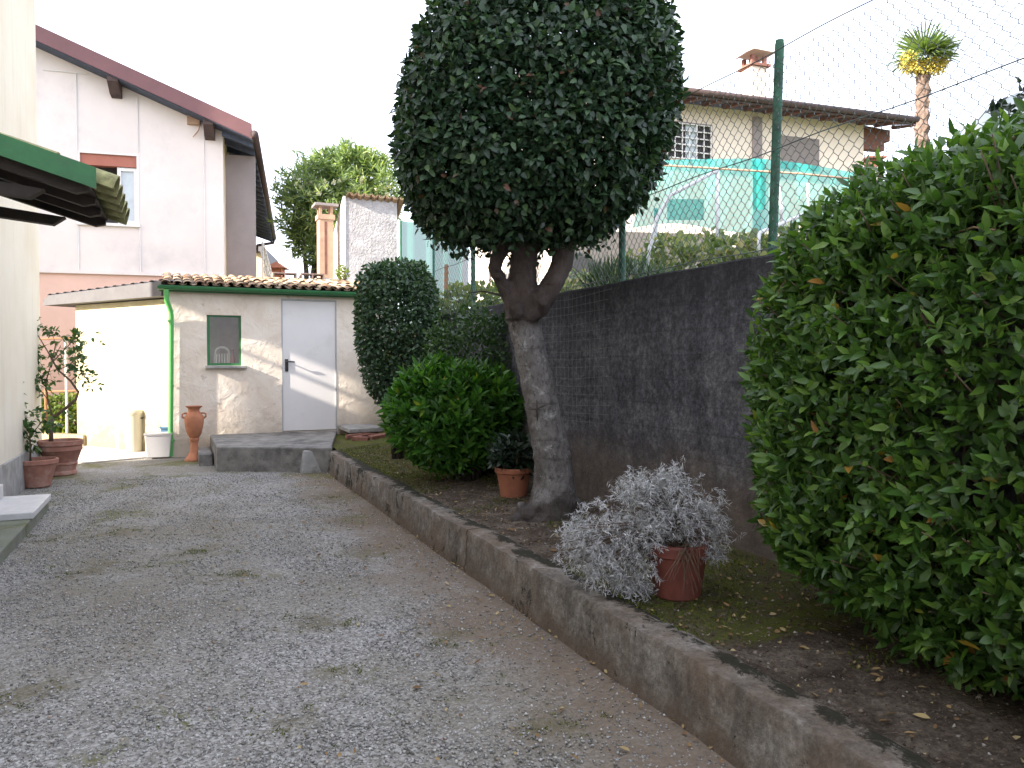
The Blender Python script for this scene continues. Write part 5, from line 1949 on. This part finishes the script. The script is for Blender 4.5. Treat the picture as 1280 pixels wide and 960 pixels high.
for k in range(26):
    e = Vector(at(random.uniform(850, 905), random.uniform(640, 735), gp.y - .1 + random.uniform(-.05, .1)))
    r0_ = Vector(root_) + Vector((random.uniform(.0, .1), random.uniform(-.08, .05), 0))
    stems.tube([r0_, r0_.lerp(e, .5) + Vector((0, 0, .08)), e], [.003, .0025, .0015], 4)
for k in range(22):
    e = Vector(at(random.uniform(828, 888), random.uniform(700, 745), gp.y - random.uniform(.19, .23)))
    r0_ = Vector(root_) + Vector((random.uniform(-.06, .08), -.1, .02))
    stems.tube([r0_, r0_.lerp(e, .45) + Vector((0, -.05, .07)), e], [.0028, .002, .0012], 4)
obj('stem', stems, M['twig'], sv_t)

# pots by the left house
c1 = on_z(71, 595, 0)
P1 = Vector((c1.x, c1.y + .1, 0))
pot('terracotta_pot', 'large ornate terracotta pot with relief bands by house wall', P1, .17, .245, .46, .07, M['terracotta_pale'], bands=True)
c2 = on_z(39, 610, 0)
P2 = Vector((c2.x, c2.y + .1, 0))
pot('terracotta_pot', 'plain smaller terracotta pot in front of the ornate one', P2, .15, .215, .33, .06, M['terracotta_pale'])


def branchy(t, limbs, nl, L, W, mat, tw='twig', jitter=.12, leaf_from=.35, keepup=.3):
    b = MB()
    Bs, As, Ns = [], [], []
    for pts, r0, r1 in limbs:
        n_ = len(pts)
        rad = [r0 + (r1 - r0) * i / (n_ - 1) for i in range(n_)]
        b.tube(pts, rad, 7)
    obj('stem', b, M[tw], t, smooth=True)
    tips = [l for l in limbs if l[2] < .006]
    b2 = MB()
    for pts, r0, r1 in tips:
        for k in range(nl):
            x = leaf_from + (1 - leaf_from) * random.random()
            i = min(int(x * (len(pts) - 1)), len(pts) - 2)
            f = x * (len(pts) - 1) - i
            p_ = Vector(pts[i]).lerp(Vector(pts[i + 1]), f)
            off = Vector(rng.normal(size=3) * jitter)
            q_ = p_ + off * .8
            b2.tube([p_, p_.lerp(q_, .6) + Vector((0, 0, .015)), q_], [.003, .002, .0012], 4)
            for j in range(4):
                Bs.append(np.array(q_) + rng.normal(size=3) * .015)
                As.append(rand_dir(1)[0] + np.array(off.normalized()) * .8 + np.array([0, 0, keepup]))
                Ns.append(rand_dir(1)[0] * .7 + np.array([0, 0, 1.0]))
    obj('twig', b2, M[tw], t)
    leaves('foliage', np.array(Bs), np.array(As), np.array(Ns), L * (.6 + .7 * rng.random(len(Bs))), W * (.8 + .5 * rng.random(len(Bs))), mat, t, droop=.3)


ct_ = thing('citrus_tree', 'small twisted citrus tree growing in the ornate terracotta pot', 'tree', P1 + Vector((0, 0, .4)))
Yc = P1.y
def cp(px, py, dy=0):
    return at(px, py, Yc + dy)
limbs = [([cp(64, 556), cp(64, 535), cp(66, 522)], .028, .024),
         ([cp(66, 522), cp(80, 512), cp(95, 499), cp(98, 490), cp(88, 476), cp(72, 462), cp(60, 440)], .022, .009),
         ([cp(66, 524), cp(60, 500), cp(57, 478), cp(64, 455), cp(76, 432)], .013, .004),
         ([cp(60, 440), cp(48, 420), cp(38, 408), cp(28, 394)], .008, .003),
         ([cp(66, 452), cp(82, 436), cp(92, 425), cp(108, 416)], .007, .003),
         ([cp(88, 476), cp(98, 468), cp(106, 470), cp(116, 480)], .007, .003),
         ([cp(57, 478), cp(45, 462), cp(40, 448), cp(30, 432)], .006, .003),
         ([cp(60, 500, -.1), cp(48, 484, -.15), cp(36, 470, -.2)], .006, .003),
         ([cp(64, 455, .1), cp(70, 430, .15), cp(62, 410, .2)], .006, .003),
         ([cp(72, 462, -.1), cp(84, 458, -.15), cp(96, 448, -.2), cp(102, 436, -.2)], .006, .003)]
branchy(ct_, limbs, 20, .075, .019, M['leaf_citrus'], jitter=.08)
sp2 = thing('potted_seedling', 'small sparse leafy plant in the plain terracotta pot', 'plant', P2 + Vector((0, 0, .28)))
Yc = P2.y
limbs = [([cp(38, 578), cp(38, 556), cp(37, 540), cp(42, 526)], .012, .004),
         ([cp(37, 548), cp(28, 534), cp(22, 522)], .007, .003),
         ([cp(38, 545), cp(50, 530), cp(58, 522)], .007, .003),
         ([cp(22, 545), cp(18, 510), cp(10, 480), cp(12, 460)], .004, .0025)]
branchy(sp2, limbs, 14, .085, .024, M['leaf_citrus'], jitter=.085)

# bins, bucket, crate, vase by the annex
def bin_(label, c, r, h):
    t = thing('dustbin', label, 'bin', c, 'pale bins by the sunlit wall')
    c = Vector(c)
    obj('body', MB().lathe(c, [(r * .82, 0), (r * .84, .02), (r * .97, h * .86), (r * 1.04, h * .87), (r * 1.04, h * .9), (r * .99, h * .9)], 28), M['bin'], t, smooth=True, sharp=35)
    obj('lid', MB().lathe(c + Vector((0, 0, h * .901)), [(r * 1.06, 0), (r * 1.06, .025), (r * .95, .05), (r * .4, .075), (.01, .08)], 28), M['bin'], t, smooth=True, sharp=35)
    for s_ in (-1, 1):
        obj('handle', MB().tube([c + Vector((s_ * r * .97, -.05, h * .78)), c + Vector((s_ * r * 1.14, -.05, h * .79)), c + Vector((s_ * r * 1.14, .05, h * .79)), c + Vector((s_ * r * .97, .05, h * .78))], .012, 6), M['black'] if s_ > 0 else M['bin'], t)
    return t
q = on_z(160, 566, 0.022)
bin_('taller cream dustbin with lid, the right one by the wall', (q.x, q.y + .2, .022), .15, .70)
q = on_z(146, 563, 0.022)
bin_('shorter pale dustbin standing left of the taller cream one', (q.x - .06, q.y + .35, .022), .15, .6)
q = on_z(194, 572, 0.022)
t = thing('white_box', 'white plastic tub tilted against the blue crate', 'tub', (q.x, q.y, .022))
def frust(c, w, d, h, k, ang):
    ca_, sa_ = math.cos(ang), math.sin(ang)
    X_ = Vector((ca_, sa_, 0)); Y_ = Vector((-sa_, ca_, 0))
    lo = [c + X_ * (sx * w / 2 * k) + Y_ * (sy * d / 2 * k) for sx, sy in ((-1, -1), (1, -1), (1, 1), (-1, 1))]
    hi = [c + X_ * (sx * w / 2) + Y_ * (sy * d / 2) + Vector((0, 0, h)) for sx, sy in ((-1, -1), (1, -1), (1, 1), (-1, 1))]
    return lo, hi
def tub(c, w, d, h, k, ang, wall=.015):
    lo, hi = frust(c, w, d, h, k, ang)
    lo2, hi2 = frust(c + Vector((0, 0, .015)), w - 2 * wall, d - 2 * wall, h - .014, k, ang)
    f = [(3, 2, 1, 0)] + [(i, (i + 1) % 4, 4 + (i + 1) % 4, 4 + i) for i in range(4)]
    f += [(8, 9, 10, 11)] + [(8 + (i + 1) % 4, 8 + i, 12 + i, 12 + (i + 1) % 4) for i in range(4)]
    f += [(4 + i, 4 + (i + 1) % 4, 12 + (i + 1) % 4, 12 + i) for i in range(4)]
    return MB().add(lo + hi + lo2 + hi2, f)
obj('body', tub(Vector((q.x, q.y + .12, .022)), .37, .26, .36, .85, .35), M['white_plastic'], t, bevel=.008)
lo, hi = frust(Vector((q.x, q.y + .12, .372)), .395, .285, .02, 1.0, .35)
obj('rim', MB().add(lo + hi, [(0, 1, 5, 4), (1, 2, 6, 5), (2, 3, 7, 6), (3, 0, 4, 7)]), M['white_plastic'], t)
q = on_z(206, 570, 0.022)
cr = thing('blue_crate', 'blue plastic crate behind the white tub by the drainpipe', 'crate', (q.x, q.y + .3, .022))
obj('body', tub(Vector((q.x - .03, q.y + .42, .022)), .38, .28, .42, .92, .3), M['blue_plastic'], cr, bevel=.006)
lo, hi = frust(Vector((q.x - .03, q.y + .42, .43)), .41, .31, .025, 1.0, .3)
obj('rim', MB().add(lo + hi, [(0, 1, 5, 4), (1, 2, 6, 5), (2, 3, 7, 6), (3, 0, 4, 7)]), M['blue_plastic'], cr)

q = on_z(239, 577, 0.0)
vc_ = Vector((q.x, q.y + .12, 0))
va = thing('amphora', 'tall orange clay amphora with two small handles beside drainpipe', 'vase', vc_)
prof = [(.135, 0), (.14, .012), (.13, .035), (.095, .08), (.062, .14), (.055, .24), (.062, .30), (.07, .315), (.07, .33), (.062, .345), (.10, .40), (.125, .5), (.138, .6), (.135, .655), (.12, .69), (.088, .72), (.078, .75), (.085, .785), (.115, .81), (.12, .822), (.105, .824), (.07, .79), (.02, .78)]
obj('body', MB().lathe(vc_, [(r * 1.0, z) for r, z in prof], 32), M['vase'], va, smooth=True, sharp=50)
for s_ in (-1, 1):
    X_ = Vector((.93, .36, 0)) * s_
    obj('handle', MB().tube([vc_ + X_ * .125 + Vector((0, 0, .63)), vc_ + X_ * .165 + Vector((0, 0, .66)), vc_ + X_ * .165 + Vector((0, 0, .70)), vc_ + X_ * .13 + Vector((0, 0, .715)), vc_ + X_ * .09 + Vector((0, 0, .71))], .013, 8), M['vase'], va, smooth=True)

# fallen leaves (litter)
NLf = 1500
uu = rng.random(NLf) * 9 - 1.2
vv = np.where(rng.random(NLf) < .72, .2 + 1.0 * rng.random(NLf), -.02 - 1.6 * rng.random(NLf) ** 2.2)
zz = np.array([(bed_z(a, c) + .008) if c > .2 else .012 for a, c in zip(uu, vv)])
pts = np.array([list(UV(a, c, z)) for a, c, z in zip(uu, vv, zz)])
ax = rand_dir(NLf); ax[:, 2] *= .15
nn_ = rng.normal(size=(NLf, 3)) * .3 + np.array([0, 0, 1.0])
tag(leaves('leaf_litter', pts, ax, nn_, .046 * (.2 + 1.0 * rng.random(NLf) ** 2.2), .0085 * (.7 + .7 * rng.random(NLf)), M['dead_leaf'], fold=.5, droop=-.15),
    'dry fallen leaves scattered over bed and driveway edge', 'leaf litter', kind='stuff')

# clods and grit on the soil of the bed
NCl = 16000
uu = rng.random(NCl) * 10.2 - 1.6
vv = .19 + 1.03 * rng.random(NCl)
zz = np.array([bed_z(a, c) for a, c in zip(uu, vv)])
xy = np.array([list(UV(a, c)) for a, c in zip(uu, vv)])
rr = .0025 + .0085 * rng.random(NCl) ** 4
jit = OCT[None] * (1 + .6 * (rng.random((NCl, 6, 1)) - .5)) + .3 * rng.normal(size=(NCl, 6, 3))
jit = jit * rr[:, None, None] * np.array([1, 1, .7])
Vc = jit + np.stack([xy[:, 0], xy[:, 1], zz + rr * .2], 1)[:, None, :]
m = NT('earth_clod')
g = m.n('NewGeometry')
m.color(m.ramp(g.outputs['Random Per Island'], [(0, (.045, .032, .024)), (.5, (.12, .09, .068)), (.85, (.20, .16, .125)), (.96, (.26, .24, .21)), (1, (.38, .36, .33))]))
m.rough(.95, .15)
tag(np_mesh('soil_clods', Vc.reshape(-1, 3), (OF[None] + 6 * np.arange(NCl)[:, None]).ravel(), np.full(8 * NCl, 3), m.m, smooth=False),
    'crumbs of brown soil and grit on the planting bed', 'soil', kind='stuff')

# short moss and weeds
NG = 9000
cand_u = rng.random(NG * 3) * 9 - .2
cand_v = .16 + 1.05 * rng.random(NG * 3)
nz = np.array([mnoise.noise(Vector((a * 2.1, c * 2.1, 9))) for a, c in zip(cand_u, cand_v)])
zone = np.where((cand_u > .25) & (cand_u < 1.6), .25, np.where(cand_u > 4.4, .2, -.25))
k_ = nz + zone > .12
cand_u, cand_v = cand_u[k_][:NG], cand_v[k_][:NG]
pts = np.array([list(UV(a, c, bed_z(a, c) if c > .2 else .278)) for a, c in zip(cand_u, cand_v)])
n = len(pts)
mp_ = []
for gx, gy, gr in PATCH:
    for k in range(int(130 * gr / .35)):
        a_ = random.random() * 6.28
        q_ = gr * .75 * random.random() ** .7
        mx_, my_ = gx + math.cos(a_) * q_ * 1.3, gy + math.sin(a_) * q_ * .8
        if mnoise.noise(Vector((mx_ * 6, my_ * 6, 3))) > .12:
            for j in range(5):
                mp_.append((mx_ + random.gauss(0, .012), my_ + random.gauss(0, .012), .012 * mnoise.noise(Vector((mx_ * .8, my_ * .8, 0))) + .004))
for k in range(90):
    q_ = on_z(random.uniform(150, 800), random.uniform(640, 940), 0)
    if uv_of(q_)[1] < -.1:
        for j in range(8):
            mp_.append((q_.x + random.gauss(0, .010), q_.y + random.gauss(0, .010), .001))
nb_ = len(pts)
pts = np.concatenate([pts, np.array(mp_)])
n = len(pts)
ml_ = .012 + .016 * rng.random(n)
ml_[nb_:] *= .55
up_ = np.full((n, 1), .6)
up_[nb_:] = .15
tag(leaves('moss_and_weeds', pts, rand_dir(n) * .8 + np.array([[0, 0, 1.0]]) * up_, rand_dir(n), ml_, .0028, mat_leaf('moss_blade', [(0, (.03, .045, .008)), (.6, (.10, .125, .02)), (1, (.17, .18, .035))], .8, .2, .2)),
    'low green moss and weeds on the soil of the bed', 'moss', kind='stuff')
